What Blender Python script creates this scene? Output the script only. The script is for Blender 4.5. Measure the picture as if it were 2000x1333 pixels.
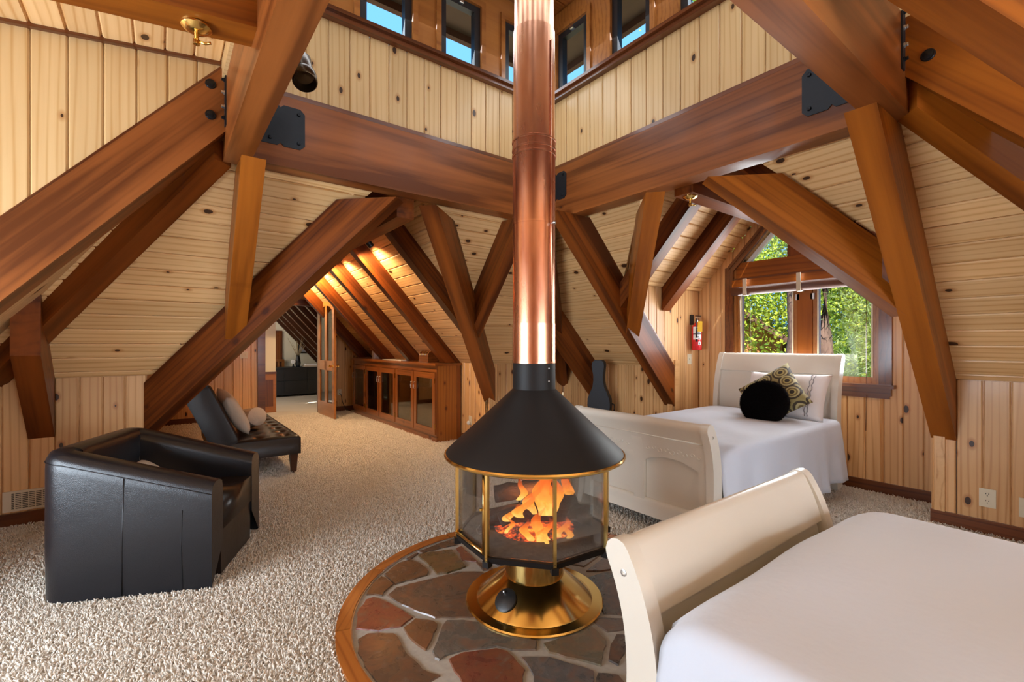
import bpy, bmesh, math, random
import numpy as np
from mathutils import Vector, Matrix

for o in list(bpy.data.objects):
    bpy.data.objects.remove(o, do_unlink=True)
scene = bpy.context.scene
COL = scene.collection
RNG = random.Random(7)
PI = math.pi

# ------------------------------------------------------------------ camera
cam_d = bpy.data.cameras.new('camera')
cam = bpy.data.objects.new('camera', cam_d)
COL.objects.link(cam)
cam.location = (0, 0, 1.35)
cam.rotation_euler = (math.radians(90), 0, math.atan2(.7981, .6025) - PI / 2)
cam_d.lens = 906 / 2000 * 36
cam_d.sensor_width = 36
cam_d.shift_y = 5.5 / 2000
cam_d.clip_start = .02
scene.camera = cam

# ------------------------------------------------------------------ world, sun, daylight
world = bpy.data.worlds.new('world')
scene.world = world
world.use_nodes = True
wn = world.node_tree.nodes
bg = wn['Background']
bg.inputs[0].default_value = (.17, .47, .92, 1)
bg.inputs[1].default_value = 1.0

def light(name, kind, loc, target, energy, color, size=None, size_y=None, spot=None, blend=.6):
    d = bpy.data.lights.new(name, kind)
    d.energy = energy
    d.color = color
    if kind == 'AREA':
        d.shape = 'RECTANGLE'
        d.size = size
        d.size_y = size_y
    elif kind == 'SPOT':
        d.spot_size = math.radians(spot)
        d.spot_blend = blend
        d.shadow_soft_size = size or .03
    elif kind == 'POINT':
        d.shadow_soft_size = size or .03
    elif kind == 'SUN':
        d.angle = math.radians(.6)
    o = bpy.data.objects.new(name, d)
    COL.objects.link(o)
    o.location = loc
    v = Vector(target) - Vector(loc)
    o.rotation_euler = v.to_track_quat('-Z', 'Y').to_euler()
    return o

light('sun', 'SUN', (-6, -8, 14), (0, 0, 0), 11.0, (1, .94, .84))
# added area lamps stand in for daylight from unbuilt windows behind the photographer
light('daylight_standin_west', 'AREA', (-2.25, 2.1, 1.2), (0, 2.1, 1.75), 122, (.74, .87, 1), 2.3, 1.5)
light('daylight_standin_south', 'AREA', (1.7, -2.05, 1.2), (1.7, 0, 1.75), 130, (.74, .87, 1), 2.5, 1.5)
# daylight through the dormer window and the lantern windows
light('daylight_dormer', 'AREA', (5.17, 2.02, 1.62), (4, 2.02, 1.5), 26, (.95, .98, 1), 1.2, 1.1)
light('daylight_lantern_a', 'AREA', (1.77, 3.50, 4.08), (1.77, 2.2, 3.4), 10, (.86, .94, 1), 2.3, .5)
light('daylight_lantern_b', 'AREA', (3.09, 2.1, 4.08), (1.8, 2.1, 3.4), 10, (.86, .94, 1), 2.3, .5)
light('daylight_lantern_c', 'AREA', (.36, 2.1, 4.08), (1.8, 2.1, 3.6), 10, (.86, .94, 1), 2.3, .5)
light('daylight_lantern_d', 'AREA', (1.77, .73, 4.08), (1.77, 2.2, 3.6), 10, (.86, .94, 1), 2.3, .5)
# daylight in the bedroom beyond the doorway
light('daylight_far_room', 'AREA', (.3, 11.6, 1.9), (3, 12.0, 1.2), 16, (1, .93, .82), 1.2, 1.2)

vs = scene.view_settings
vs.view_transform = 'Standard'
vs.look = 'None'
vs.exposure = 0.8
vs.gamma = 1
vs.use_curve_mapping = False

# ------------------------------------------------------------------ node materials
MATS = {}

class NT:
    def __init__(self, name):
        self.m = bpy.data.materials.new(name)
        self.m.use_nodes = True
        self.t = self.m.node_tree
        self.b = self.t.nodes['Principled BSDF']
        self.out = self.t.nodes['Material Output']
        MATS[name] = self.m
    def n(self, kind, **kw):
        nd = self.t.nodes.new(kind)
        for k, v in kw.items():
            setattr(nd, k, v)
        return nd
    def l(self, a, b):
        self.t.links.new(a, b)
    def val(self, nd, i, v):
        nd.inputs[i].default_value = v
        return nd
    def math(self, op, a, b=None, clamp=False):
        nd = self.n('ShaderNodeMath', operation=op, use_clamp=clamp)
        for i, x in enumerate((a, b)):
            if x is None:
                continue
            if isinstance(x, (int, float)):
                nd.inputs[i].default_value = x
            else:
                self.l(x, nd.inputs[i])
        return nd.outputs[0]
    def mix(self, fac, a, b, mode='MIX'):
        nd = self.n('ShaderNodeMix', data_type='RGBA', blend_type=mode)
        for i, x in ((0, fac), (6, a), (7, b)):
            if isinstance(x, (int, float)):
                nd.inputs[i].default_value = x
            elif isinstance(x, tuple):
                nd.inputs[i].default_value = x + (1,) if len(x) == 3 else x
            else:
                self.l(x, nd.inputs[i])
        return nd.outputs[2]
    def ramp(self, fac, stops, interp='LINEAR'):
        nd = self.n('ShaderNodeValToRGB')
        cr = nd.color_ramp
        cr.interpolation = interp
        while len(cr.elements) < len(stops):
            cr.elements.new(.5)
        for e, (p, c) in zip(cr.elements, stops):
            e.position = p
            e.color = c + (1,) if len(c) == 3 else c
        self.l(fac, nd.inputs[0])
        return nd.outputs[0]
    def noise(self, vec, scale, detail=3, rough=.5, dist=0.):
        nd = self.n('ShaderNodeTexNoise')
        nd.inputs['Scale'].default_value = scale
        nd.inputs['Detail'].default_value = detail
        nd.inputs['Roughness'].default_value = rough
        nd.inputs['Distortion'].default_value = dist
        if vec is not None:
            self.l(vec, nd.inputs['Vector'])
        return nd.outputs[0]
    def obj(self, offset=True):
        tc = self.n('ShaderNodeTexCoord')
        if not offset:
            return tc.outputs['Object'], None
        oi = self.n('ShaderNodeObjectInfo')
        cmb = self.n('ShaderNodeCombineXYZ')
        self.l(self.math('MULTIPLY', oi.outputs['Random'], 53.), cmb.inputs[0])
        self.l(self.math('MULTIPLY', oi.outputs['Random'], 17.), cmb.inputs[1])
        self.l(self.math('MULTIPLY', oi.outputs['Random'], 29.), cmb.inputs[2])
        ad = self.n('ShaderNodeVectorMath', operation='ADD')
        self.l(tc.outputs['Object'], ad.inputs[0])
        self.l(cmb.outputs[0], ad.inputs[1])
        return ad.outputs[0], oi.outputs['Random']
    def scale(self, vec, s):
        nd = self.n('ShaderNodeVectorMath', operation='MULTIPLY')
        self.l(vec, nd.inputs[0])
        nd.inputs[1].default_value = s
        return nd.outputs[0]
    def bump(self, height, strength=.3, dist=.01):
        nd = self.n('ShaderNodeBump')
        nd.inputs['Strength'].default_value = strength
        nd.inputs['Distance'].default_value = dist
        self.l(height, nd.inputs['Height'])
        self.l(nd.outputs[0], self.b.inputs['Normal'])
    def set(self, color=None, rough=.5, metal=0., coat=0., coat_rough=.1, spec=.5):
        b = self.b
        if color is not None:
            if isinstance(color, tuple):
                b.inputs['Base Color'].default_value = color + (1,)
            else:
                self.l(color, b.inputs['Base Color'])
        if isinstance(rough, (int, float)):
            b.inputs['Roughness'].default_value = rough
        else:
            self.l(rough, b.inputs['Roughness'])
        b.inputs['Metallic'].default_value = metal
        b.inputs['Coat Weight'].default_value = coat
        b.inputs['Coat Roughness'].default_value = coat_rough
        b.inputs['Specular IOR Level'].default_value = spec
        return self.m

def plain(name, color, rough=.5, metal=0., coat=0., var=.0, scale=8., bump=0.):
    t = NT(name)
    if var:
        v, r = t.obj()
        nz = t.noise(v, scale, 4)
        c = t.mix(nz, tuple(max(0, x * (1 - var)) for x in color), tuple(min(1, x * (1 + var)) for x in color))
        if bump:
            t.bump(nz, bump, .004)
        return t.set(c, rough, metal, coat)
    return t.set(color, rough, metal, coat)

def wood(name, light_c, dark_c, rough=.35, coat=.25, knots=0., knot_c=(.022, .007, .003), vary=.16, ring=.35, streak=(.7, 16, 16), streaky=0., spec=.4, bias=0.):
    """boards and beams: x runs along the grain of the piece"""
    t = NT(name)
    v, rnd = t.obj()
    warp = t.noise(t.scale(v, (1.2, 5, 5)), 1.6, 2)
    g1 = t.noise(t.scale(v, streak), 1.5, 5, .6, .4)
    big = t.noise(t.scale(v, (.35, 5.5, 5.5)), 1.3, 2, .5, .3)
    wv = t.n('ShaderNodeTexWave', wave_type='BANDS', bands_direction='Y', wave_profile='SIN')
    wv.inputs['Scale'].default_value = 6.
    wv.inputs['Distortion'].default_value = 6.
    wv.inputs['Detail'].default_value = 1.
    wv.inputs['Detail Scale'].default_value = .7
    t.l(t.scale(v, (.13, 1.2, 1.2)), wv.inputs['Vector'])
    thin = t.math('POWER', wv.outputs[1], 5.)
    fac = t.math('ADD', t.math('MULTIPLY', g1, .85), t.math('MULTIPLY', thin, ring))
    fac = t.math('ADD', fac, t.math('MULTIPLY', warp, .25))
    if streaky:
        fac = t.math('ADD', fac, t.math('MULTIPLY', t.math('SUBTRACT', big, .5), streaky))
    if bias:
        fac = t.math('ADD', fac, bias)
    c = t.ramp(fac, [(.30, light_c), (.62, tuple((a * 2 + b) / 3 for a, b in zip(light_c, dark_c))), (.98, dark_c)])
    if knots:
        vo = t.n('ShaderNodeTexVoronoi', voronoi_dimensions='2D', feature='F1')
        vo.inputs['Scale'].default_value = 1.
        vo.inputs['Randomness'].default_value = .9
        t.l(t.scale(v, (3.0, 5.2, 1)), vo.inputs['Vector'])
        sp = t.n('ShaderNodeSeparateColor')
        t.l(vo.outputs['Color'], sp.inputs[0])
        on = t.math('GREATER_THAN', sp.outputs[0], 1 - knots)
        size = t.math('ADD', t.math('MULTIPLY', t.math('MULTIPLY', sp.outputs[1], sp.outputs[1]), .085), .028)
        wob = t.math('MULTIPLY', t.math('SUBTRACT', t.noise(v, 40, 2), .5), .03)
        dd = t.math('ADD', t.math('SUBTRACT', vo.outputs['Distance'], size), wob)
        core = t.math('MULTIPLY', t.math('LESS_THAN', dd, 0.), on)
        halo = t.math('MULTIPLY', t.math('SUBTRACT', 1., t.math('MULTIPLY', dd, 11.), True), on, True)
        c = t.mix(t.math('MULTIPLY', halo, .8), c, tuple(x * q for x, q in zip(dark_c, (.75, .58, .45))))
        c = t.mix(t.math('MULTIPLY', core, .93), c, knot_c)
    br = t.math('ADD', t.math('MULTIPLY', rnd, vary * 2), 1 - vary)
    cb = t.n('ShaderNodeCombineColor')
    for i in range(3):
        t.l(br, cb.inputs[i])
    c = t.mix(1., c, cb.outputs[0], 'MULTIPLY')
    t.bump(fac, .02, .002)
    return t.set(c, rough, 0, coat, .12, spec)

wood('pine', (.80, .515, .245), (.60, .315, .11), .42, .08, knots=.36, vary=.10)
wood('pine_wall', (.76, .455, .205), (.56, .275, .095), .40, .10, knots=.40, vary=.11)
wood('pine_bright', (.71, .485, .235), (.56, .325, .12), .42, .12, knots=.34, vary=.07)
wood('beam_ring', (.305, .092, .020), (.11, .029, .006), .36, .05, knots=.05, knot_c=(.06, .02, .008), vary=.06, ring=.10, streak=(.4, 9, 9), streaky=1.9, spec=.3, bias=.16)
wood('beam', (.225, .056, .0075), (.070, .0155, .0028), .38, .05, knots=.16, knot_c=(.05, .012, .004), vary=.10, ring=.12, streak=(.4, 9, 9), streaky=1.7, spec=.22, bias=.14)
wood('beam_orange', (.36, .102, .009), (.165, .040, .004), .38, .05, knots=.16, knot_c=(.14, .035, .01), vary=.08, ring=.14, streak=(.4, 9, 9), streaky=1.5, spec=.22, bias=.12)
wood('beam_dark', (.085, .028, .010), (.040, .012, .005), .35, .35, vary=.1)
wood('trim', (.17, .048, .012), (.08, .021, .006), .30, .45, vary=.08, streak=(.6, 20, 20))
wood('casing', (.40, .15, .032), (.25, .08, .015), .33, .35, vary=.08)
wood('cabinet_wood', (.27, .078, .014), (.14, .036, .006), .28, .5, knots=.22, knot_c=(.07, .018, .006), vary=.06)
wood('cabinet_side', (.38, .13, .02), (.23, .068, .01), .28, .5, knots=.3, knot_c=(.09, .02, .006), vary=.05)
wood('door_wood', (.46, .185, .045), (.31, .105, .020), .3, .4, vary=.05)
wood('hearth_wood', (.40, .135, .025), (.25, .07, .012), .34, .35, knots=.08, vary=.10)
wood('dark_leg', (.05, .015, .008), (.03, .008, .004), .3, .4)
plain('matte_black', (.012, .012, .013), .42)
plain('stove_black', (.012, .010, .0093), .50, 0, 0, .12, 3)
MATS['stove_black'].node_tree.nodes['Principled BSDF'].inputs['Specular IOR Level'].default_value = .22
plain('black_iron', (.012, .015, .019), .45, .3, 0, .2, 30, .1)
plain('bolt_black', (.02, .022, .026), .3, .7)
plain('steel', (.62, .64, .66), .3, 1.)
plain('bronze', (.075, .045, .022), .28, .9)
plain('brass', (.78, .52, .17), .17, 1., 0, .12, 3)
plain('brass_dark', (.50, .31, .085), .24, 1., 0, .2, 5)
plain('ivory_plastic', (.74, .66, .48), .4)
plain('white_plastic', (.78, .78, .75), .4)
plain('dark_slot', (.02, .018, .015), .7)
plain('vent_metal', (.66, .56, .42), .4, .1)
plain('cream_paint', (.70, .655, .57), .30, 0, .25, .03, 3)
plain('cream_wall', (.86, .80, .62), .7)
plain('red_paint', (.62, .012, .018), .25, 0, .4)
plain('yellow_tag', (.85, .50, .02), .5)
plain('label_white', (.8, .8, .8), .5)
plain('label_ink', (.03, .03, .04), .6)
plain('rubber', (.018, .018, .02), .55)
plain('case_black', (.007, .008, .013), .55, 0, 0, .2, 60, .2)
plain('grout', (.36, .32, .27), .75, 0, 0, .22, 45, .3)
plain('ash', (.16, .14, .125), .95, 0, 0, .5, 35, .6)
plain('fur_black', (.006, .0045, .0045), 1.)
MATS['fur_black'].node_tree.nodes['Principled BSDF'].inputs['Specular IOR Level'].default_value = .05
plain('paper', (.75, .75, .73), .6)
plain('rock_crystal', (.60, .50, .44), .35, 0, .3, .3, 25, .5)
plain('pampas', (.42, .32, .19), .9)
plain('screen_bead', (.30, .24, .17), .8)
plain('roof_outside', (.105, .052, .030), .8, 0, 0, .3, 9)
plain('soffit', (.13, .085, .060), .75, 0, 0, .2, 6)
plain('cabin_wall', (.42, .17, .06), .75, 0, 0, .3, 4)
plain('ground_outside', (.20, .16, .085), .95, 0, 0, .4, 2)
plain('twine', (.62, .53, .40), .85)
plain('gray_fabric', (.33, .33, .36), .85)

t = NT('copper')
v, r = t.obj(False)
nz = t.noise(t.scale(v, (6, 6, 1.2)), 2.2, 4, .6)
c = t.ramp(nz, [(.25, (.60, .25, .155)), (.55, (.80, .40, .25)), (.8, (.72, .36, .20))])
t.set(c, t.math('ADD', t.math('MULTIPLY', nz, .12), .20), 1.)

t = NT('leather')
v, r = t.obj(False)
vo = t.n('ShaderNodeTexVoronoi', feature='DISTANCE_TO_EDGE')
vo.inputs['Scale'].default_value = 170
t.l(v, vo.inputs['Vector'])
nz = t.noise(v, 9, 4, .6)
hh = t.math('ADD', t.math('MULTIPLY', vo.outputs['Distance'], .6), t.math('MULTIPLY', nz, 1.4))
t.bump(hh, .22, .006)
t.set((.007, .0075, .0105), .30, 0, .0, .25, .5)

t = NT('leather_brown')
v, r = t.obj(False)
nz = t.noise(v, 11, 4, .6)
t.bump(nz, .25, .006)
t.set((.014, .008, .006), .30, 0, .08, .2, .4)

t = NT('linen')
v, r = t.obj(False)
nz = t.noise(v, 6, 4, .6)
t.bump(nz, .25, .02)
t.b.inputs['Sheen Weight'].default_value = .15
t.set((.60, .645, .735), .8)

t = NT('pillow_white')
v, r = t.obj(False)
nz = t.noise(v, 9, 4, .6)
t.bump(nz, .3, .02)
t.set((.82, .79, .80), .8)

t = NT('pillow_cream')
v, r = t.obj(False)
nz = t.noise(v, 14, 4, .6)
t.bump(nz, .35, .02)
t.set((.66, .55, .44), .85)

t = NT('pillow_circles')
v, r = t.obj(False)
vo = t.n('ShaderNodeTexVoronoi', voronoi_dimensions='2D', feature='F1')
vo.inputs['Scale'].default_value = 7.2
vo.inputs['Randomness'].default_value = .25
t.l(v, vo.inputs['Vector'])
c = t.ramp(vo.outputs['Distance'], [(0, (.035, .024, .014)), (.13, (.035, .024, .014)), (.14, (.40, .33, .12)), (.22, (.40, .33, .12)), (.23, (.16, .115, .045)), (.31, (.16, .115, .045)), (.32, (.45, .39, .19)), (.40, (.45, .39, .19)), (.41, (.05, .036, .02)), (.52, (.05, .036, .02)), (.53, (.30, .25, .10))], 'CONSTANT')
t.set(c, .75)

t = NT('carpet_base')
v, r = t.obj(False)
n1 = t.noise(v, 70, 3, .7)
n2 = t.noise(v, 1.3, 3)
c = t.mix(n1, (.56, .50, .43), (.74, .68, .60))
c = t.mix(t.math('MULTIPLY', n2, .35), c, (.58, .50, .42))
t.bump(n1, .9, .02)
t.set(c, .95, 0, 0, .1, .1)

t = NT('carpet_pile')
tc = t.n('ShaderNodeTexCoord')
nz = t.noise(tc.outputs['Object'], 45, 2, .7)
n2 = t.noise(tc.outputs['Object'], 1.1, 3)
c = t.mix(nz, (.66, .575, .47), (.93, .87, .785))
c = t.mix(t.math('MULTIPLY', n2, .25), c, (.50, .42, .34))
t.b.inputs['Sheen Weight'].default_value = .1
t.set(c, .9, 0, 0, .1, .15)

t = NT('stone')
tc = t.n('ShaderNodeTexCoord')
oi = t.n('ShaderNodeObjectInfo')
v, r = t.obj()
n1 = t.noise(v, 7, 6, .65, 1.2)
n2 = t.noise(v, 17, 5, .6, .6)
c = t.mix(t.math('MULTIPLY', n2, 1.0), oi.outputs['Color'], (.022, .018, .016))
c = t.mix(t.ramp(n1, [(.45, (0, 0, 0)), (.62, (.40, .40, .40))]), c, (.24, .095, .04))
c = t.mix(t.ramp(n2, [(.55, (0, 0, 0)), (.72, (.35, .35, .35))]), c, (.26, .23, .19))
t.bump(n2, .35, .006)
t.set(c, t.math('ADD', t.math('MULTIPLY', n1, .25), .16), 0, .35, .15)

t = NT('bark_log')
v, r = t.obj()
n1 = t.noise(t.scale(v, (2, 14, 14)), 3, 5, .65)
c = t.mix(n1, (.018, .010, .007), (.13, .055, .03))
t.bump(n1, .8, .02)
t.set(c, .9)

t = NT('ember')
v, r = t.obj()
n1 = t.noise(v, 30, 4, .7)
c = t.ramp(n1, [(.42, (.02, .012, .01)), (.55, (.5, .05, .01)), (.68, (1, .30, .03))])
t.l(c, t.b.inputs['Emission Color'])
t.b.inputs['Emission Strength'].default_value = 1.3
t.set((.03, .02, .015), .95)

t = NT('flame')
tc = t.n('ShaderNodeTexCoord')
sp = t.n('ShaderNodeSeparateXYZ')
t.l(tc.outputs['Generated'], sp.inputs[0])
n1 = t.noise(tc.outputs['Object'], 22, 3, .6)
fz = t.math('ADD', sp.outputs[2], t.math('MULTIPLY', t.math('SUBTRACT', n1, .5), .6))
c = t.ramp(fz, [(.0, (1, .58, .14)), (.22, (1, .36, .045)), (.6, (.9, .14, .010)), (1., (.45, .035, .004))])
em = t.n('ShaderNodeEmission')
t.l(c, em.inputs[0])
em.inputs[1].default_value = 1.0
tr = t.n('ShaderNodeBsdfTransparent')
mx = t.n('ShaderNodeMixShader')
t.l(t.ramp(fz, [(.1, (.85, .85, .85)), (.9, (.12, .12, .12))]), mx.inputs[0])
t.l(tr.outputs[0], mx.inputs[1])
t.l(em.outputs[0], mx.inputs[2])
t.l(mx.outputs[0], t.out.inputs[0])

def glass(name, tint, gloss=.08, dirt=0., fk=.8):
    t = NT(name)
    tr = t.n('ShaderNodeBsdfTransparent')
    tr.inputs[0].default_value = tint + (1,)
    gl = t.n('ShaderNodeBsdfGlossy')
    gl.inputs['Roughness'].default_value = .03
    fr = t.n('ShaderNodeFresnel')
    fr.inputs[0].default_value = 1.45
    mx = t.n('ShaderNodeMixShader')
    t.l(t.math('ADD', t.math('MULTIPLY', fr.outputs[0], fk), gloss, True), mx.inputs[0])
    t.l(tr.outputs[0], mx.inputs[1])
    t.l(gl.outputs[0], mx.inputs[2])
    last = mx.outputs[0]
    if dirt:
        v, r = t.obj(False)
        df = t.n('ShaderNodeBsdfDiffuse')
        df.inputs[0].default_value = (.45, .42, .38, 1)
        m2 = t.n('ShaderNodeMixShader')
        n1 = t.noise(v, 30, 5, .7)
        t.l(t.math('MULTIPLY', t.ramp(n1, [(.45, (.15, .15, .15)), (.75, (1, 1, 1))]), dirt), m2.inputs[0])
        t.l(last, m2.inputs[1])
        t.l(df.outputs[0], m2.inputs[2])
        last = m2.outputs[0]
    t.l(last, t.out.inputs[0])
glass('window_glass', (.97, .98, .98), .02)
glass('lantern_glass', (.97, .98, .98), .0, 0., 0.)
glass('cabinet_glass', (.80, .78, .70), .05)
glass('stove_glass', (.90, .90, .90), .01, .025, .45)

t = NT('leaves')
oi = t.n('ShaderNodeObjectInfo')
tc = t.n('ShaderNodeTexCoord')
nz = t.noise(tc.outputs['Object'], 3.5, 3)
c = t.mix(t.ramp(nz, [(.35, (0, 0, 0)), (.65, (1, 1, 1))]), (.13, .27, .035), (.62, .70, .07))
t.b.inputs['Subsurface Weight'].default_value = 0
tl = t.n('ShaderNodeBsdfTranslucent')
t.l(c, tl.inputs[0])
t.set(c, .6)
mx = t.n('ShaderNodeMixShader')
mx.inputs[0].default_value = .45
t.l(t.b.outputs[0], mx.inputs[1])
t.l(tl.outputs[0], mx.inputs[2])
t.l(mx.outputs[0], t.out.inputs[0])
t = NT('needles')
tc = t.n('ShaderNodeTexCoord')
nz = t.noise(tc.outputs['Object'], 4, 3)
c = t.mix(nz, (.09, .18, .05), (.34, .42, .15))
tl = t.n('ShaderNodeBsdfTranslucent')
t.l(c, tl.inputs[0])
t.set(c, .6)
mx = t.n('ShaderNodeMixShader')
mx.inputs[0].default_value = .35
t.l(t.b.outputs[0], mx.inputs[1])
t.l(tl.outputs[0], mx.inputs[2])
t.l(mx.outputs[0], t.out.inputs[0])
t = NT('bark')
v, r = t.obj()
n1 = t.noise(t.scale(v, (7, 7, 1.5)), 3, 5, .65)
c = t.mix(n1, (.07, .035, .025), (.19, .115, .085))
t.bump(n1, .8, .03)
t.set(c, .9)

t = NT('bamboo')
v, r = t.obj(False)
n1 = t.noise(t.scale(v, (60, 2, 200)), 2, 3)
c = t.mix(n1, (.05, .018, .010), (.17, .06, .03))
t.bump(n1, .4, .004)
t.set(c, .5)

# ------------------------------------------------------------------ geometry helpers
def link(o):
    COL.objects.link(o)
    return o

def mesh_obj(name, verts, faces, mat=None, parent=None, smooth=False, matrix=None):
    me = bpy.data.meshes.new(name)
    me.from_pydata([tuple(v) for v in verts], [], faces)
    me.validate()
    if mat:
        me.materials.append(MATS[mat])
    if smooth:
        me.polygons.foreach_set('use_smooth', [True] * len(me.polygons))
    me.update()
    o = link(bpy.data.objects.new(name, me))
    if matrix is not None:
        o.matrix_world = matrix
    if parent is not None:
        o.parent = parent
    return o

def bm_obj(name, bm, mat=None, parent=None, smooth=False, matrix=None):
    me = bpy.data.meshes.new(name)
    bmesh.ops.recalc_face_normals(bm, faces=bm.faces[:])
    bm.to_mesh(me)
    bm.free()
    if mat:
        me.materials.append(MATS[mat])
    if smooth:
        me.polygons.foreach_set('use_smooth', [True] * len(me.polygons))
    o = link(bpy.data.objects.new(name, me))
    if matrix is not None:
        o.matrix_world = matrix
    if parent is not None:
        o.parent = parent
    return o

def tag(o, label=None, cat=None, group=None, kind=None):
    if label:
        o['label'] = label
    if cat:
        o['category'] = cat
    if group:
        o['group'] = group
    if kind:
        o['kind'] = kind
    return o

def thing(name, label, cat, loc=(0, 0, 0), rz=0., group=None):
    o = link(bpy.data.objects.new(name, None))
    o.empty_display_size = .1
    o.location = loc
    o.rotation_euler = (0, 0, rz)
    return tag(o, label, cat, group)

def copy_tree(o, parent=None):
    c = o.copy()
    COL.objects.link(c)
    c.parent = parent
    for ch in list(o.children):
        copy_tree(ch, c)
    return c

def add_box(bm, x0, x1, y0, y1, z0, z1, M=None):
    vs = [bm.verts.new((x, y, z)) for x in (x0, x1) for y in (y0, y1) for z in (z0, z1)]
    for f in ((0, 1, 3, 2), (4, 6, 7, 5), (0, 4, 5, 1), (2, 3, 7, 6), (0, 2, 6, 4), (1, 5, 7, 3)):
        bm.faces.new([vs[i] for i in f])
    if M is not None:
        bmesh.ops.transform(bm, matrix=M, verts=vs)
    return vs

def bevel_all(bm, off, seg=2, sharp=30):
    es = [e for e in bm.edges if len(e.link_faces) == 2 and e.calc_face_angle(0) > math.radians(sharp)]
    bmesh.ops.bevel(bm, geom=es, offset=off, segments=seg, profile=.5, affect='EDGES', clamp_overlap=True)

def box(name, x0, x1, y0, y1, z0, z1, mat, parent=None, bev=0., seg=2, M=None, smooth=False):
    """box whose local x axis runs along its longest side, so that grain follows it"""
    c = Vector(((x0 + x1) / 2, (y0 + y1) / 2, (z0 + z1) / 2))
    d = [abs(x1 - x0), abs(y1 - y0), abs(z1 - z0)]
    k = d.index(max(d))
    ax = [Vector((1, 0, 0)), Vector((0, 1, 0)), Vector((0, 0, 1))]
    X = ax[k]
    Y = ax[(k + 1) % 3]
    Z = ax[(k + 2) % 3]
    s = [d[k], d[(k + 1) % 3], d[(k + 2) % 3]]
    bm = bmesh.new()
    add_box(bm, -s[0] / 2, s[0] / 2, -s[1] / 2, s[1] / 2, -s[2] / 2, s[2] / 2)
    if bev:
        bevel_all(bm, bev, seg)
    mw = Matrix((X, Y, Z)).transposed().to_4x4()
    mw.translation = c
    if M is not None:
        mw = M @ mw
    o = bm_obj(name, bm, mat, parent, smooth)
    o.matrix_local = mw
    return o

def prism(name, pts, X, N, thick, mat, parent=None, bev=0.):
    """planar 3-D polygon, front face on pts, pushed back by thick along -N; local x = X"""
    N = Vector(N).normalized()
    X = Vector(X)
    X = (X - N * X.dot(N)).normalized()
    Y = N.cross(X)
    P = [Vector(p) for p in pts]
    c = sum(P, Vector()) / len(P)
    loc = [((p - c).dot(X), (p - c).dot(Y)) for p in P]
    area = sum(loc[i][0] * loc[(i + 1) % len(loc)][1] - loc[(i + 1) % len(loc)][0] * loc[i][1] for i in range(len(loc)))
    if area < 0:
        loc = loc[::-1]
    bm = bmesh.new()
    a = [bm.verts.new((x, y, 0)) for x, y in loc]
    b = [bm.verts.new((x, y, -thick)) for x, y in loc]
    n = len(a)
    bm.faces.new(a)
    bm.faces.new(b[::-1])
    for i in range(n):
        j = (i + 1) % n
        bm.faces.new((a[j], a[i], b[i], b[j]))
    if bev:
        bevel_all(bm, bev, 1)
    mw = Matrix((X, Y, N)).transposed().to_4x4()
    mw.translation = c
    o = bm_obj(name, bm, mat, parent)
    o.matrix_local = mw
    return o

def clip_half(poly, axis, val, keep_less):
    out = []
    n = len(poly)
    for i in range(n):
        p, q = poly[i], poly[(i + 1) % n]
        pin = p[axis] <= val if keep_less else p[axis] >= val
        qin = q[axis] <= val if keep_less else q[axis] >= val
        if pin:
            out.append(p)
        if pin != qin:
            t_ = (val - p[axis]) / (q[axis] - p[axis])
            out.append((p[0] + (q[0] - p[0]) * t_, p[1] + (q[1] - p[1]) * t_))
    return out

def planks(parent, O, U, V, N, poly, w, along, mat, phase=0., th=.014, gap=.0028, ch=.0065, name='plank'):
    """tongue-and-groove boards over a convex polygon given in (u, v)"""
    O, U, V, N = Vector(O), Vector(U).normalized(), Vector(V).normalized(), Vector(N).normalized()
    ax = 1 if along == 'u' else 0
    lo = min(p[ax] for p in poly)
    hi = max(p[ax] for p in poly)
    X = U if along == 'u' else V
    Y = N.cross(X)
    k = math.floor((lo - phase) / w)
    while phase + k * w < hi - 1e-4:
        a, b = phase + k * w + gap, phase + (k + 1) * w - gap
        k += 1
        pl = clip_half(clip_half(poly, ax, a, False), ax, b, True)
        if len(pl) < 3:
            continue
        P = [O + U * p[0] + V * p[1] for p in pl]
        cc = [Vector()]
        c = sum(P, Vector()) / len(P)
        loc = []
        for p in P:
            q = ((p - c).dot(X), (p - c).dot(Y))
            if not loc or (abs(q[0] - loc[-1][0]) + abs(q[1] - loc[-1][1])) > 1e-4:
                loc.append(q)
        if len(loc) > 2 and abs(loc[0][0] - loc[-1][0]) + abs(loc[0][1] - loc[-1][1]) < 1e-4:
            loc.pop()
        if len(loc) < 3:
            continue
        area = sum(loc[i][0] * loc[(i + 1) % len(loc)][1] - loc[(i + 1) % len(loc)][0] * loc[i][1] for i in range(len(loc))) / 2
        if abs(area) < 4e-4:
            continue
        if area < 0:
            loc = loc[::-1]
        bm = bmesh.new()
        A = [bm.verts.new((x, y, 0)) for x, y in loc]
        B = [bm.verts.new((x, y, -th)) for x, y in loc]
        n = len(A)
        bm.faces.new(A)
        sel = []
        for i in range(n):
            j = (i + 1) % n
            bm.faces.new((A[j], A[i], B[i], B[j]))
            d = A[j].co - A[i].co
            if abs(d.y) < 1e-4 and abs(d.x) > .02:
                sel.append(bm.edges.get((A[i], A[j])))
        if sel:
            bmesh.ops.bevel(bm, geom=sel, offset=ch, segments=1, affect='EDGES', clamp_overlap=True)
        mw = Matrix((X, Y, N)).transposed().to_4x4()
        mw.translation = c
        o = bm_obj(name, bm, mat, parent)
        o.matrix_local = mw

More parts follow.
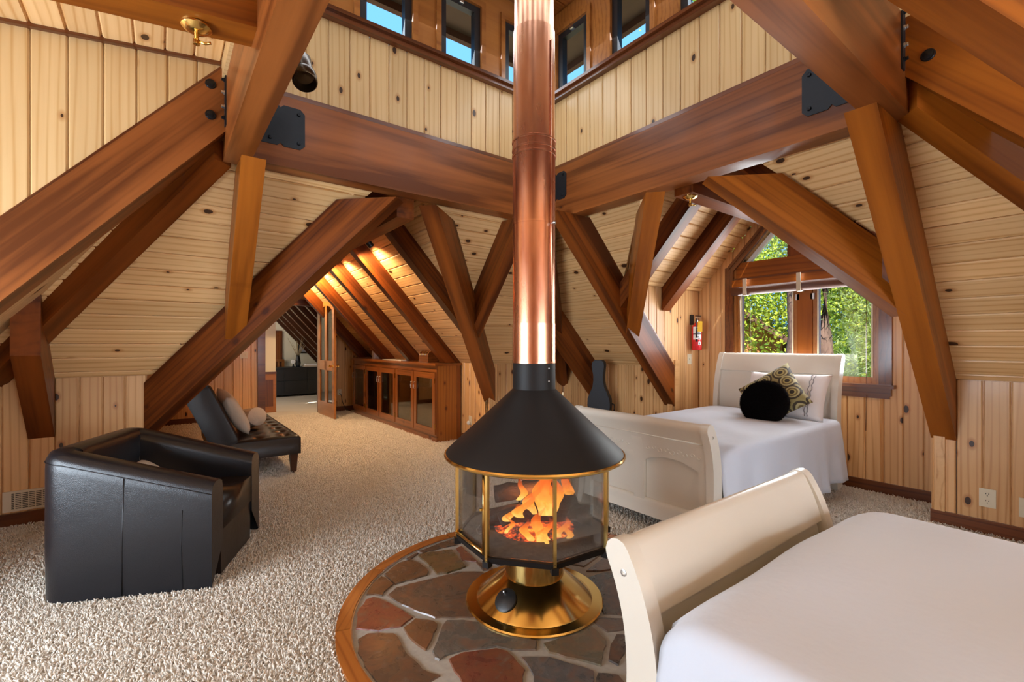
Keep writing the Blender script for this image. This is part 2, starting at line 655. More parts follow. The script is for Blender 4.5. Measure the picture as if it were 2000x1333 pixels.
def struct(name, polys, N, thick, mat, back=.014):
    """setting slab behind the planks; polys = list of 3-D polygons, all on one plane"""
    N = Vector(N).normalized()
    bm = bmesh.new()
    for pts in polys:
        P = [Vector(p) - N * back for p in pts]
        nn = sum((P[i].cross(P[(i + 1) % len(P)]) for i in range(len(P))), Vector())
        if nn.dot(N) < 0:
            P = P[::-1]
        a = [bm.verts.new(p) for p in P]
        b = [bm.verts.new(p - N * thick) for p in P]
        bm.faces.new(a)
        bm.faces.new(b[::-1])
        for i in range(len(a)):
            j = (i + 1) % len(a)
            bm.faces.new((a[j], a[i], b[i], b[j]))
    o = bm_obj(name, bm, mat)
    return tag(o, kind='structure')

def vbeam(name, base, ang, prof, w, mat, label, cat='beam', bev=.008, group=None, parent=None):
    """timber standing in a vertical plane: prof = (s, z) polygon, s measured along heading ang from base"""
    ux = Vector((math.cos(ang), math.sin(ang), 0))
    lat = Vector((-math.sin(ang), math.cos(ang), 0))
    P = [Vector((base[0], base[1], 0)) + ux * s + Vector((0, 0, z)) for s, z in prof]
    k = max(range(len(P)), key=lambda i: (P[(i + 1) % len(P)] - P[i]).length)
    X = (P[(k + 1) % len(P)] - P[k]).normalized()
    P = [p + lat * w / 2 for p in P]
    o = prism(name, P, X, lat, w, mat, parent, bev)
    if label:
        tag(o, label, cat, group)
    return o

def lathe(name, prof, mat, parent=None, seg=32, loc=(0, 0, 0), M=None, smooth=True, caps=True):
    verts, faces = [], []
    n = len(prof)
    for i in range(seg):
        a = 2 * PI * i / seg
        for r, z in prof:
            verts.append((r * math.cos(a), r * math.sin(a), z))
    for i in range(seg):
        j = (i + 1) % seg
        for k in range(n - 1):
            faces.append((i * n + k, j * n + k, j * n + k + 1, i * n + k + 1))
    if caps:
        if prof[0][0] > 1e-5:
            faces.append(tuple(i * n for i in range(seg))[::-1])
        if prof[-1][0] > 1e-5:
            faces.append(tuple(i * n + n - 1 for i in range(seg)))
    o = mesh_obj(name, verts, faces, mat, parent)
    if smooth:
        me = o.data
        me.polygons.foreach_set('use_smooth', [len(p.vertices) == 4 for p in me.polygons])
        me.set_sharp_from_angle(angle=math.radians(38))
    mw = Matrix.Translation(loc)
    if M is not None:
        mw = mw @ M
    o.matrix_local = mw
    return o

def tube(name, pts, rad, mat, parent=None, seg=8, closed=False):
    P = [Vector(p) for p in pts]
    n = len(P)
    rads = rad if isinstance(rad, (list, tuple)) else [rad] * n
    verts, faces = [], []
    up = Vector((0, 0, 1))
    for i, p in enumerate(P):
        if closed:
            d = P[(i + 1) % n] - P[i - 1]
        else:
            d = P[min(i + 1, n - 1)] - P[max(i - 1, 0)]
        d.normalize()
        s = d.cross(up)
        if s.length < 1e-3:
            s = d.cross(Vector((1, 0, 0)))
        s.normalize()
        u = s.cross(d)
        for k in range(seg):
            a = 2 * PI * k / seg
            verts.append(p + (s * math.cos(a) + u * math.sin(a)) * rads[i])
    m = n if closed else n - 1
    for i in range(m):
        j = (i + 1) % n
        for k in range(seg):
            l = (k + 1) % seg
            faces.append((i * seg + k, i * seg + l, j * seg + l, j * seg + k))
    if not closed:
        faces.append(tuple(range(seg))[::-1])
        faces.append(tuple((n - 1) * seg + k for k in range(seg)))
    return mesh_obj(name, verts, faces, mat, parent, True)

def pillow(name, w, h, t_, mat, n=18, parent=None, pinch=.06):
    """soft cushion in its own x-y plane, z thick"""
    verts, faces = [], []
    for side in (1, -1):
        for i in range(n + 1):
            for j in range(n + 1):
                u, v = i / n * 2 - 1, j / n * 2 - 1
                px = u * (1 - pinch * (1 - v * v))
                py = v * (1 - pinch * (1 - u * u))
                prof = max(0, (1 - u ** 4) * (1 - v ** 4)) ** .5
                verts.append((px * w / 2, py * h / 2, side * t_ / 2 * prof))
    m = (n + 1) ** 2
    for s in (0, 1):
        for i in range(n):
            for j in range(n):
                a = s * m + i * (n + 1) + j
                q = (a, a + n + 1, a + n + 2, a + 1)
                faces.append(q if s == 0 else q[::-1])
    bm = bmesh.new()
    vs_ = [bm.verts.new(v) for v in verts]
    for f in faces:
        bm.faces.new([vs_[i] for i in f])
    bmesh.ops.remove_doubles(bm, verts=bm.verts[:], dist=1e-4)
    return bm_obj(name, bm, mat, parent, True)

def rot_to(X, Z):
    X = Vector(X).normalized()
    Z = Vector(Z)
    Z = (Z - X * Z.dot(X)).normalized()
    return Matrix((X, Z.cross(X), Z)).transposed().to_4x4()
# ================================================================== the setting
ZK = 1.085                       # height of the knee walls
ZB = 2.565                       # underside of the ring beams
ZT = 3.05                        # top of the ring beams
XK, YK = 4.676, 4.96             # right and left knee wall
TL, TR, TW, TS, TP, TD = 1.215, 1.0655, 1.15, 1.10, 1.10, 1.08
PX0, PX1, PXC, PYE = -.10, 3.38, 1.625, 9.5   # passage
DY0, DY1, DYC, DX, DZ = .90, 3.11, 2.005, 5.2, 1.98   # window dormer
XWK, YSK = -1.177, -.77          # knee walls behind the photographer
BW = .139                        # board width

def zl(Y): return ZB + TL * (3.742 - Y)
def zr(X): return ZB + TR * (3.287 - X)

floor = tag(mesh_obj('floor', [(-2.6, -2.4, 0), (XK + .6, -2.4, 0), (XK + .6, 14, 0), (-2.6, 14, 0),
                               (-2.6, -2.4, -.1), (XK + .6, -2.4, -.1), (XK + .6, 14, -.1), (-2.6, 14, -.1)],
                     [(0, 1, 2, 3), (7, 6, 5, 4), (0, 4, 5, 1), (1, 5, 6, 2), (2, 6, 7, 3), (3, 7, 4, 0)], 'carpet_base'), kind='structure')

# --- left knee wall (boards upright) on both sides of the passage
polyA = [(XWK, 0), (PX0, 0), (PX0, ZK), (XWK, ZK)]
polyB = [(PX1, 0), (XK, 0), (XK, ZK), (PX1, ZK)]
wl = struct('wall_left', [[(x, YK, z + (.08 if z > 0 else 0)) for x, z in p] for p in (polyA, polyB)], (0, -1, 0), .08, 'pine_wall')
for p in (polyA, polyB):
    planks(wl, (0, YK, 0), (1, 0, 0), (0, 0, 1), (0, -1, 0), p, BW, 'v', 'pine_wall', .037)
# --- right knee wall
polyA = [(YSK, 0), (.897, 0), (.897, ZK), (YSK, ZK)]
polyB = [(DY1, 0), (YK, 0), (YK, ZK), (DY1, ZK)]
wr = struct('wall_right', [[(XK, y, z + (.08 if z > 0 else 0)) for y, z in p] for p in (polyA, polyB)], (-1, 0, 0), .08, 'pine_wall')
for p in (polyA, polyB):
    planks(wr, (XK, 0, 0), (0, 1, 0), (0, 0, 1), (-1, 0, 0), p, BW, 'v', 'pine_wall', .062)

# --- sloping ceilings of the main roof (boards level)
ztop = 2.72
def slope_frame(T):
    a = math.atan(T)
    return math.cos(a), math.sin(a)
c, s = slope_frame(TL)
vt = (ztop - ZK) / s
dz = ztop - ZB
polyA = [(XWK, 0), (PX0 + .10, 0), (PX0 + .10 + (ztop - ZK) / TP, vt), (.11 + dz / TW, vt)]
polyB = [(PX1 - .06, 0), (XK, 0), (3.287 - dz / TR, vt), (PX1 - .06 - (ztop - ZK) / TP, vt)]
O, U, V, N = (0, YK, ZK), (1, 0, 0), (0, -c, s), (0, -s, -c)
P3 = lambda q: [tuple(Vector(O) + Vector(U) * a + Vector(V) * b) for a, b in q]
cl = struct('ceiling_left', [P3(polyA), P3(polyB)], N, .1, 'pine')
for p in (polyA, polyB):
    planks(cl, O, U, V, N, p, .142, 'u', 'pine', .055)
c, s = slope_frame(TR)
vt = (ztop - ZK) / s
ve = (DZ - ZK) / s
polyA = [(DY1 + .06, 0), (YK, 0), (3.742 - dz / TL, vt), (2.50 - .14, vt), (DY1 + .06, ve)]
polyB = [(YSK, 0), (.87, 0), (.87, ve - .05), (1.50 + .14, vt), (.575 + dz / TS, vt)]
O, U, V, N = (XK, 0, ZK), (0, 1, 0), (-c, 0, s), (-s, 0, -c)
cr = struct('ceiling_right', [P3(polyA), P3(polyB)], N, .1, 'pine')
for p in (polyA, polyB):
    planks(cr, O, U, V, N, p, .142, 'u', 'pine', .058)
# --- roof behind the photographer (west and south hips), plain slabs
c, s = slope_frame(TW)
O, U, V, N = (XWK, 0, ZK), (0, 1, 0), (c, 0, s), (s, 0, -c)
vt = (ztop - ZK) / s
cw = struct('ceiling_west', [P3([(3.74, 0), (YK, 0), (3.742 - dz / TL + .12, vt), (3.74, vt)])], N, .1, 'pine', 0)
c, s = slope_frame(TS)
O, U, V, N = (0, YSK, ZK), (1, 0, 0), (0, c, s), (0, s, -c)
vt = (ztop - ZK) / s
cs = struct('ceiling_south', [P3([(3.47, 0), (XK, 0), (3.49, vt), (3.47, vt)])], N, .1, 'pine', 0)
struct('wall_west_knee', [[(XWK, 3.5, 0), (XWK, YK, 0), (XWK, YK, ZK), (XWK, 3.5, ZK)]], (1, 0, 0), .08, 'pine_wall', 0)
struct('wall_south_knee', [[(3.1, YSK, 0), (XK, YSK, 0), (XK, YSK, ZK), (3.1, YSK, ZK)]], (0, 1, 0), .08, 'pine_wall', 0)

# --- shed bays behind the photographer: cheek walls, flat-pitched ceilings, solid end walls
def zshed(x): return 3.16 + .13 * (x - .3)
polyC = [(-2.35, 0), (.325, 0), (.325, zshed(.325)), (-2.35, zshed(-2.35))]
# the cheek wall stands over the slanting rafter; below it the corner of the room opens
chk = [(-1.40, 1.10), (.325, 3.10), (.325, zshed(.325)), (-2.35, zshed(-2.35)), (-2.35, 1.10)]
wc = struct('wall_cheek_left', [[(x, 3.52, z) for x, z in chk]], (0, -1, 0), .06, 'pine_bright')
planks(wc, (0, 3.52, 0), (1, 0, 0), (0, 0, 1), (0, -1, 0), chk, .148, 'v', 'pine_bright', .03)
struct('wall_cheek_left_low', [[(-2.35, 3.54, 0), (XWK, 3.54, 0), (XWK, 3.54, 1.36), (-2.35, 3.54, 1.36)]], (0, -1, 0), .05, 'pine_wall', 0)
chs = [(-1.1, 1.10), (.69, 3.10), (.69, 3.2), (-2.15, 2.86), (-2.15, 1.10)]
wc2 = struct('wall_cheek_right', [[(3.12, y, z) for y, z in chs]], (-1, 0, 0), .06, 'pine_bright')
planks(wc2, (3.12, 0, 0), (0, 1, 0), (0, 0, 1), (-1, 0, 0), chs, .148, 'v', 'pine_bright', .05)
struct('wall_cheek_right_low', [[(3.14, -2.15, 0), (3.14, YSK, 0), (3.14, YSK, 1.3), (3.14, -2.15, 1.3)]], (-1, 0, 0), .05, 'pine_wall', 0)
# shed ceilings
a = math.atan(.13)
O, U, V, N = (.325, 0, zshed(.325)), (0, 1, 0), (-math.cos(a), 0, -math.sin(a)), (math.sin(a), 0, -math.cos(a))
q = [(.69, 0), (3.52, 0), (3.52, 2.75), (.69, 2.75)]
cw2 = struct('ceiling_shed_west', [P3(q)], N, .1, 'pine')
planks(cw2, O, U, V, N, [(.69, 0), (3.52, 0), (3.52, 1.6), (.69, 1.6)], .145, 'u', 'pine', .02, gap=.004, ch=.006)
O, U, V, N = (0, .69, zshed(.325)), (1, 0, 0), (0, -math.cos(a), -math.sin(a)), (0, math.sin(a), -math.cos(a))
cs2 = struct('ceiling_shed_south', [P3([(.325, 0), (3.12, 0), (3.12, 2.9), (.325, 2.9)])], N, .1, 'pine', 0)
struct('ceiling_corner', [[(-2.4, -2.2, 2.9), (.33, -2.2, 2.9), (.33, .69, 2.9), (-2.4, .69, 2.9)]], (0, 0, -1), .1, 'pine', 0)
struct('wall_west', [[(-2.35, -2.2, 0), (-2.35, 3.54, 0), (-2.35, 3.54, 3.2), (-2.35, -2.2, 3.2)]], (1, 0, 0), .1, 'pine_wall', 0)
struct('wall_south', [[(-2.35, -2.15, 0), (3.14, -2.15, 0), (3.14, -2.15, 3.2), (-2.35, -2.15, 3.2)]], (0, 1, 0), .1, 'pine_wall', 0)

bm = bmesh.new()  # unseen cover added to keep sun out of gaps above the shed ceilings
add_box(bm, -2.5, .30, -2.3, 3.7, 3.30, 3.36)
add_box(bm, .30, 3.3, -2.3, .66, 3.30, 3.36)
add_box(bm, -2.5, -2.44, -2.3, 3.7, 2.7, 3.30)
add_box(bm, -2.5, 3.3, -2.3, -2.24, 2.7, 3.30)
add_box(bm, 3.24, 3.3, -2.3, .69, 2.7, 3.30)
add_box(bm, -2.5, .30, 3.64, 3.7, 2.7, 3.30)
tag(bm_obj('roof_sun_seal', bm, 'roof_outside'), kind='structure')

# --- lantern (clerestory) on the ring beams
zp0, zp1 = ZT + .025, 3.71
lan = {'left': ((0, 3.50, 0), (1, 0, 0), (0, -1, 0), .474, 3.09), 'right': ((3.09, 0, 0), (0, 1, 0), (-1, 0, 0), .844, 3.50),
       'west': ((.40, 0, 0), (0, 1, 0), (1, 0, 0), .76, 3.50), 'south': ((0, .76, 0), (1, 0, 0), (0, 1, 0), .40, 3.09)}
for side, (O, U, N, u0, u1) in lan.items():
    O, U, N = Vector(O), Vector(U), Vector(N)
    P3 = lambda q: [tuple(O + U * a_ + Vector((0, 0, b_))) for a_, b_ in q]
    q = [(u0, ZT - .01), (u1, ZT - .01), (u1, zp1), (u0, zp1)]
    w_ = struct('wall_lantern_' + side, [P3(q)], N, .08, 'pine_bright')
    planks(w_, O, U, (0, 0, 1), N, q, .153, 'v', 'pine_bright', .052 if side == 'left' else .02)

def along(O, U, N, u0, u1, n0, n1, z0, z1):
    """axis box from wall coordinates; n measured into the room"""
    O, U, N = Vector(O), Vector(U), Vector(N)
    a_ = O + U * u0 + N * n0
    b_ = O + U * u1 + N * n1
    return (min(a_.x, b_.x), max(a_.x, b_.x), min(a_.y, b_.y), max(a_.y, b_.y), z0, z1)

k = 0
wins = {'left': [(.52, .94), (1.205, 1.64), (1.90, 2.31), (2.575, 2.985)],
        'right': [(.93, 1.335), (1.615, 2.03), (2.29, 2.70), (2.98, 3.385)],
        'west': [(1.05, 1.45), (1.72, 2.12), (2.39, 2.79), (3.0, 3.38)], 'south': [(.6, 1.0), (1.27, 1.67), (1.94, 2.34), (2.6, 2.98)]}
ti = 1
wi = 1
for side, (O, U, N, u0, u1) in lan.items():
    # sill and base mould
    t_ = tag(box('trim_%d' % ti, *along(O, U, N, u0, u1, 0, .055, zp1, zp1 + .035), 'trim', bev=.008), kind='structure')
    ti += 1
    o2 = box('sill_nose', *along(O, U, N, u0, u1, -.02, .085, zp1 + .035, zp1 + .062), 'trim', bev=.008)
    o2.parent = t_
    o2.matrix_parent_inverse = t_.matrix_basis.inverted()
    tag(box('trim_%d' % ti, *along(O, U, N, u0, u1, 0, .028, ZT - .002, ZT + .028), 'trim', bev=.006), kind='structure')
    ti += 1
    # stained wall pieces between the little windows
    edges = [u0 - .1] + [e for w_ in wins[side] for e in w_] + [u1 + .12]
    bm = bmesh.new()
    for a_, b_ in zip(edges[0::2], edges[1::2]):
        add_box(bm, *along(O, U, N, a_, b_, -.16, -.03, zp1 + .03, 4.62))
    for a_, b_ in wins[side]:
        add_box(bm, *along(O, U, N, a_, b_, -.16, -.03, 4.40, 4.62))
    tag(bm_obj('wall_lantern_%s_upper' % side, bm, 'casing'), kind='structure')
    for a_, b_ in wins[side]:
        # casing strips, dark sash, pane, latch
        bm = bmesh.new()
        add_box(bm, *along(O, U, N, a_ - .045, a_, -.03, -.012, zp1 + .06, 4.40))
        add_box(bm, *along(O, U, N, b_, b_ + .045, -.03, -.012, zp1 + .06, 4.40))
        add_box(bm, *along(O, U, N, a_ - .045, b_ + .045, -.03, -.012, 4.40, 4.455))
        bevel_all(bm, .005, 1)
        wd = tag(bm_obj('window_%d' % wi, bm, 'casing'), kind='structure')
        wi += 1
        bm = bmesh.new()
        f = .06
        add_box(bm, *along(O, U, N, a_, a_ + f, -.10, -.04, zp1 + .06, 4.40))
        add_box(bm, *along(O, U, N, b_ - f, b_, -.10, -.04, zp1 + .06, 4.40))
        add_box(bm, *along(O, U, N, a_ + f, b_ - f, -.10, -.04, 4.40 - f, 4.40))
        add_box(bm, *along(O, U, N, a_ + f, b_ - f, -.10, -.04, zp1 + .06, zp1 + .075))
        bm_obj('sash', bm, 'matte_black', wd)
        box('pane', *along(O, U, N, a_ + f, b_ - f, -.075, -.07, zp1 + .06, 4.40 - f), 'lantern_glass', wd)
        mid = (a_ + b_) / 2
        box('latch', *along(O, U, N, mid - .02, mid + .02, -.04, -.015, 4.355, 4.375), 'steel', wd, bev=.004)
# boarded lid of the lantern and the eave outside it
lid = struct('ceiling_lantern', [[(.3, .66, 4.60), (3.2, .66, 4.60), (3.2, 3.62, 4.60), (.3, 3.62, 4.60)]], (0, 0, -1), .1, 'casing')
planks(lid, (0, 0, 4.60), (1, 0, 0), (0, 1, 0), (0, 0, -1), [(.4, .76), (3.09, .76), (3.09, 3.5), (.4, 3.5)], .14, 'u', 'casing', .03)
bm = bmesh.new()
e0, e1 = .40, .46
for x0, x1, y0, y1 in ((.24 - e0, 3.25 + e0, 3.66, 3.66 + e0), (.24 - e0, 3.25 + e0, .60 - e0, .60), (3.25, 3.25 + e0, .60, 3.66), (.24 - e0, .24, .60, 3.66)):
    add_box(bm, x0, x1, y0, y1, 4.50, 4.56)
ev = tag(bm_obj('roof_eave', bm, 'soffit'), kind='structure')
for x0, x1, y0, y1 in ((.24 - e1, 3.25 + e1, 3.66 + e0, 3.66 + e1), (3.25 + e0, 3.25 + e1, .6 - e1, 3.66 + e0), (.24 - e1, 3.25 + e1, .6 - e1, .6 - e0), (.24 - e1, .24 - e0, .6 - e0, 3.66 + e0)):
    box('fascia', x0, x1, y0, y1, 4.43, 4.56, 'roof_outside', ev)
box('roof_deck', .24 - e1, 3.25 + e1, .60 - e1, 3.66 + e1, 4.68, 4.74, 'roof_outside', ev)

# --- passage: side walls, end wall, ceilings
c, s = slope_frame(TP)
zr_ = ZK + TP * (PX1 - PXC)
vr = (zr_ - ZK) / s
O, U, V, N = (PX1, YK, ZK), (0, 1, 0), (-c, 0, s), (-s, 0, -c)
P3 = lambda q: [tuple(Vector(O) + Vector(U) * a_ + Vector(V) * b_) for a_, b_ in q]
zc = ZK + TL * 1.30
q = [(0, 0), (PYE - YK, 0), (PYE - YK, vr), (-1.30, vr), (-1.30, (zc - ZK) / s)]
cp = struct('ceiling_passage_right', [P3(q)], N, .1, 'pine')
planks(cp, O, U, V, N, q, .142, 'u', 'pine_wall', .06)
O2, V2, N2 = (PX0, YK, ZK), (c, 0, s), (s, 0, -c)
Osave = O
O, V, N = O2, V2, N2
cp2 = struct('ceiling_passage_left', [P3(q)], N, .1, 'pine')
planks(cp2, O, U, V, N, q, .142, 'u', 'pine_wall', .03)
for nm, X, N in (('wall_passage_right', PX1, (-1, 0, 0)), ('wall_passage_left', PX0, (1, 0, 0))):
    q = [(YK + .03, 0), (PYE, 0), (PYE, ZK), (YK + .03, ZK)]
    w_ = struct(nm, [[(X, y, z + (.08 if z > 0 else 0)) for y, z in q]], N, .08, 'pine_wall')
    planks(w_, (X, 0, 0), (0, 1, 0), (0, 0, 1), N, q, BW, 'v', 'pine_wall', .02)
DO0, DO1, DOZ = 1.49, 2.47, 2.10
def zpas(x): return ZK + TP * (min(x - PX0, PX1 - x))
qa = [(PX0, 0), (DO0, 0), (DO0, zpas(DO0)), (PX0, ZK)]
qb = [(DO1, 0), (PX1, 0), (PX1, ZK), (DO1, zpas(DO1))]
qc = [(DO0, DOZ), (DO1, DOZ), (DO1, zpas(DO1)), (PXC, zpas(PXC)), (DO0, zpas(DO0))]
we = struct('wall_passage_end', [[(x, PYE, z) for x, z in p] for p in (qa, qb, qc)], (0, -1, 0), .12, 'pine_wall')
for p in (qa, qb, qc):
    planks(we, (0, PYE, 0), (1, 0, 0), (0, 0, 1), (0, -1, 0), p, BW, 'v', 'pine_wall', .03)

# --- window dormer: side walls, gable, ceilings
c, s = slope_frame(TD)
zdr = DZ + TD * (DY1 - DYC)
vd = (zdr - DZ) / s
O, U, V, N = (3.30, DY1, DZ), (1, 0, 0), (0, -c, s), (0, -s, -c)
q = [(3.9 - 3.30, 0), (DX - 3.3, 0), (DX - 3.3, vd), (-.05, vd), (-.05, (2.60 - DZ) / s)]
cd1 = struct('ceiling_dormer_left', [P3(q)], N, .1, 'pine')
planks(cd1, O, U, V, N, q, .142, 'u', 'pine', .05)
O, V, N = (3.30, DY0, DZ), (0, c, s), (0, s, -c)
cd2 = struct('ceiling_dormer_right', [P3(q)], N, .1, 'pine')
planks(cd2, O, U, V, N, q, .142, 'u', 'pine', .05)
for nm, Y, N in (('wall_dormer_left', DY1 + .02, (0, -1, 0)), ('wall_dormer_right', DY0 - .02, (0, 1, 0))):
    qa = [(XK - .02, 0), (DX, 0), (DX, DZ), (3.72, DZ), (XK - .02, ZK - .12)]
    w_ = struct(nm, [[(x + (.1 if x == DX else 0), Y, z + (.08 if z == DZ else 0)) for x, z in qa]], N, .05, 'pine_wall')
    planks(w_, (0, Y, 0), (1, 0, 0), (0, 0, 1), N, qa, BW, 'v', 'pine_wall', .055)
WY0, WY1, WZ0, WZ1 = 1.34, 2.70, .97, 2.16
WCY = 2.02
def zg(y): return DZ + TD * (min(DY1 - y, y - DY0))
def zw(y): return WZ1 + TD * (min(WY1 - y, y - WY0))
pieces = [[(DY0, 0), (WY0, 0), (WY0, zg(WY0)), (DY0, DZ)],
          [(WY1, 0), (DY1 + .02, 0), (DY1 + .02, DZ), (WY1, zg(WY1))],
          [(WY0, 0), (WY1, 0), (WY1, WZ0), (WY0, WZ0)],
          [(WY1, WZ1), (WY1, zg(WY1)), (WCY, zdr), (WCY, zw(WCY))],
          [(WY0, WZ1), (WCY, zw(WCY)), (WCY, zdr), (WY0, zg(WY0))]]
wg = struct('wall_gable', [[(DX, y + (.1 if y > DY1 else (-.1 if y == DY0 else 0)), z) for y, z in p] for p in pieces], (-1, 0, 0), .14, 'pine_wall')
for p in pieces:
    planks(wg, (DX, 0, 0), (0, 1, 0), (0, 0, 1), (-1, 0, 0), p, BW, 'v', 'pine_wall', .07)

# --- gable window: stained casing, transom, king post, two sashes and a glazed peak
bm = bmesh.new()
add_box(bm, DX - .03, DX + .02, WY1 - .01, WY1 + .085, WZ0 - .02, WZ1 + .055)
add_box(bm, DX - .03, DX + .02, WY0 - .085, WY0 + .01, WZ0 - .02, WZ1 + .055)
bevel_all(bm, .012, 2)
win = tag(bm_obj('window_%d' % wi, bm, 'trim'), kind='structure')
wi += 1
for sgn, ya in ((1, WY1), (-1, WY0)):
    ang = math.atan(TD)
    L = abs(ya - WCY) / math.cos(ang) + .02
    for nm, off, wd_, x0, x1 in (('raking_casing', .0, .085, DX - .028, DX + .02), ('raking_bead', .05, .03, DX - .040, DX)):
        Yd = Vector((0, -sgn * math.cos(ang), math.sin(ang)))
        Nn = Vector((0, sgn * math.sin(ang), math.cos(ang)))
        base = Vector((x0, ya, WZ1))
        pts = [base + Nn * off, base + Yd * L + Nn * off, base + Yd * L + Nn * (off + wd_), base + Nn * (off + wd_)]
        prism(nm, pts, Yd, (-1, 0, 0), x1 - x0, 'trim', win, .004)
box('jamb', DX, DX + .13, WY1 - .03, WY1, WZ0, WZ1 + .03, 'casing', win)
box('jamb', DX, DX + .13, WY0, WY0 + .03, WZ0, WZ1 + .03, 'casing', win)
box('sill', DX - .075, DX + .12, WY0 - .11, WY1 + .11, WZ0 - .02, WZ0 + .012, 'trim', win, .008)
box('apron', DX - .035, DX, WY0 - .08, WY1 + .08, WZ0 - .09, WZ0 - .02, 'trim', win, .008)
box('apron_mould', DX - .022, DX, WY0 - .065, WY1 + .065, WZ0 - .115, WZ0 - .09, 'trim', win, .006)
box('transom', DX + .0, DX + .12, WY0, WY1, 2.085, 2.26, 'beam_orange', win, .006)
prism('king_post', [(DX + .01, 1.86, 2.26), (DX + .01, 2.13, 2.26), (DX + .01, 2.13, zw(2.13)), (DX + .01, WCY, zw(WCY)), (DX + .01, 1.86, zw(1.86))], (0, 0, 1), (-1, 0, 0), .1, 'beam', win, .004)
for ya, yb in ((2.13, 2.62), (1.42, 1.86)):
    za, zb_ = zw(ya) - .02, zw(yb) - .02
    pts = [(DX + .07, ya, 2.255), (DX + .07, yb, 2.255), (DX + .07, yb, zb_), (DX + .07, ya, za)]
    prism('peak_pane', pts, (0, 0, 1), (-1, 0, 0), .006, 'window_glass', win)
    d = Vector((0, yb - ya, zb_ - za)).normalized()
    nn = Vector((0, -d.z, d.y)) if d.y > 0 else Vector((0, d.z, -d.y))
    if nn.z > 0:
        nn = -nn
    A_ = Vector((DX + .05, ya, za))
    B_ = Vector((DX + .05, yb, zb_))
    prism('peak_frame', [A_, B_, B_ + nn * .035, A_ + nn * .035], d, (-1, 0, 0), .05, 'white_plastic', win)
for (ya, yb) in ((2.045, 2.67), (1.37, 1.905)):
    f = .052
    bm = bmesh.new()
    add_box(bm, DX + .04, DX + .09, ya, ya + f, WZ0 + .012, 2.085)
    add_box(bm, DX + .04, DX + .09, yb - f, yb, WZ0 + .012, 2.085)
    add_box(bm, DX + .04, DX + .09, ya + f, yb - f, WZ0 + .012, WZ0 + .07)
    add_box(bm, DX + .04, DX + .09, ya + f, yb - f, 2.03, 2.085)
    sash = bm_obj('sash', bm, 'casing', win)
    box('pane', DX + .062, DX + .067, ya + f, yb - f, WZ0 + .07, 2.03, 'window_glass', sash)
    box('inner_stop', DX + .035, DX + .05, ya + f - .012, ya + f, WZ0 + .07, 2.03, 'ivory_plastic', sash)
    box('inner_stop', DX + .035, DX + .05, yb - f, yb - f + .012, WZ0 + .07, 2.03, 'ivory_plastic', sash)
    yy = ya if ya > 2 else yb
    box('catch', DX + .02, DX + .04, yy - .02, yy + .015, 1.80, 1.86, 'steel', sash, .003)
box('mullion', DX + .02, DX + .12, 1.905, 2.045, WZ0 + .012, 2.085, 'beam_orange', win, .005)

# --- baseboards
def base(name, x0, x1, y0, y1):
    return tag(box(name, x0, x1, y0, y1, 0, .098, 'trim', bev=.008), kind='structure')
base('baseboard_left', XWK, PX0, YK - .022, YK)
base('baseboard_left_corner', PX1, XK, YK - .022, YK)
base('baseboard_right', XK - .022, XK, YSK, .897)
base('baseboard_right_corner', XK - .022, XK, DY1, YK)
base('baseboard_gable', DX - .022, DX, DY0, DY1)
base('baseboard_dormer', XK, DX, DY1 - .002, DY1 + .02)
base('baseboard_passage', PX1 - .022, PX1, YK, 5.62)
base('baseboard_passage_end', DO1 + .1, PX1, PYE - .022, PYE)
base('baseboard_passage_end_left', PX0, DO0 - .1, PYE - .022, PYE)

# --- doorway at the end of the passage and the bedroom beyond it
bm = bmesh.new()
for x0, x1 in ((DO0 - .10, DO0 + .02), (DO1 - .02, DO1 + .10)):
    add_box(bm, x0, x1, PYE - .03, PYE + .14, 0, DOZ)
add_box(bm, DO0 - .10, DO1 + .10, PYE - .03, PYE + .14, DOZ - .02, DOZ + .10)
bevel_all(bm, .01, 2)
tag(bm_obj('trim_%d' % ti, bm, 'trim'), kind='structure')
ti += 1
# bedroom: slope with dark rafters, cream walls
c, s = slope_frame(TP)
O, U, V, N = (PX1 + .25, PYE + .14, ZK - .25), (0, 1, 0), (-c, 0, s), (-s, 0, -c)
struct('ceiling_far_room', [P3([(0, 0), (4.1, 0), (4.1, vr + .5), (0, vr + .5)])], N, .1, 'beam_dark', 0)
struct('wall_far_room_end', [[(-1.5, 13.6, 0), (PX1 + .4, 13.6, 0), (PX1 + .4, 13.6, 3.2), (-1.5, 13.6, 3.2)]], (0, -1, 0), .1, 'cream_wall', 0)
struct('wall_far_room_right', [[(PX1 + .25, PYE + .12, 0), (PX1 + .25, 13.6, 0), (PX1 + .25, 13.6, .9), (PX1 + .25, PYE + .12, .9)]], (-1, 0, 0), .1, 'cream_wall', 0)
struct('wall_far_room_left', [[(-.6, PYE + .12, 0), (-.6, 13.6, 0), (-.6, 13.6, 3.2), (-.6, PYE + .12, 3.2)]], (1, 0, 0), .1, 'cream_wall', 0)
struct('ceiling_far_room_flat', [[(-.7, PYE + .1, 3.1), (PXC + .6, PYE + .1, 3.1), (PXC + .6, 13.7, 3.1), (-.7, 13.7, 3.1)]], (0, 0, -1), .1, 'cream_wall', 0)
stub = struct('wall_far_room_stub', [[(1.0, 10.15, .78), (1.80, 10.15, .78), (1.80, 10.15, 2.6), (1.0, 10.15, 2.6)]], (0, -1, 0), .12, 'cream_wall', 0)
bx = box('wainscot', 1.0, 1.805, 10.13, 10.27, 0, .78, 'casing', stub, .004)
box('wainscot_panel', 1.56, 1.75, 10.12, 10.13, .12, .64, 'trim', stub, .003)
box('chair_rail', 1.0, 1.81, 10.115, 10.28, .765, .80, 'trim', stub, .006)
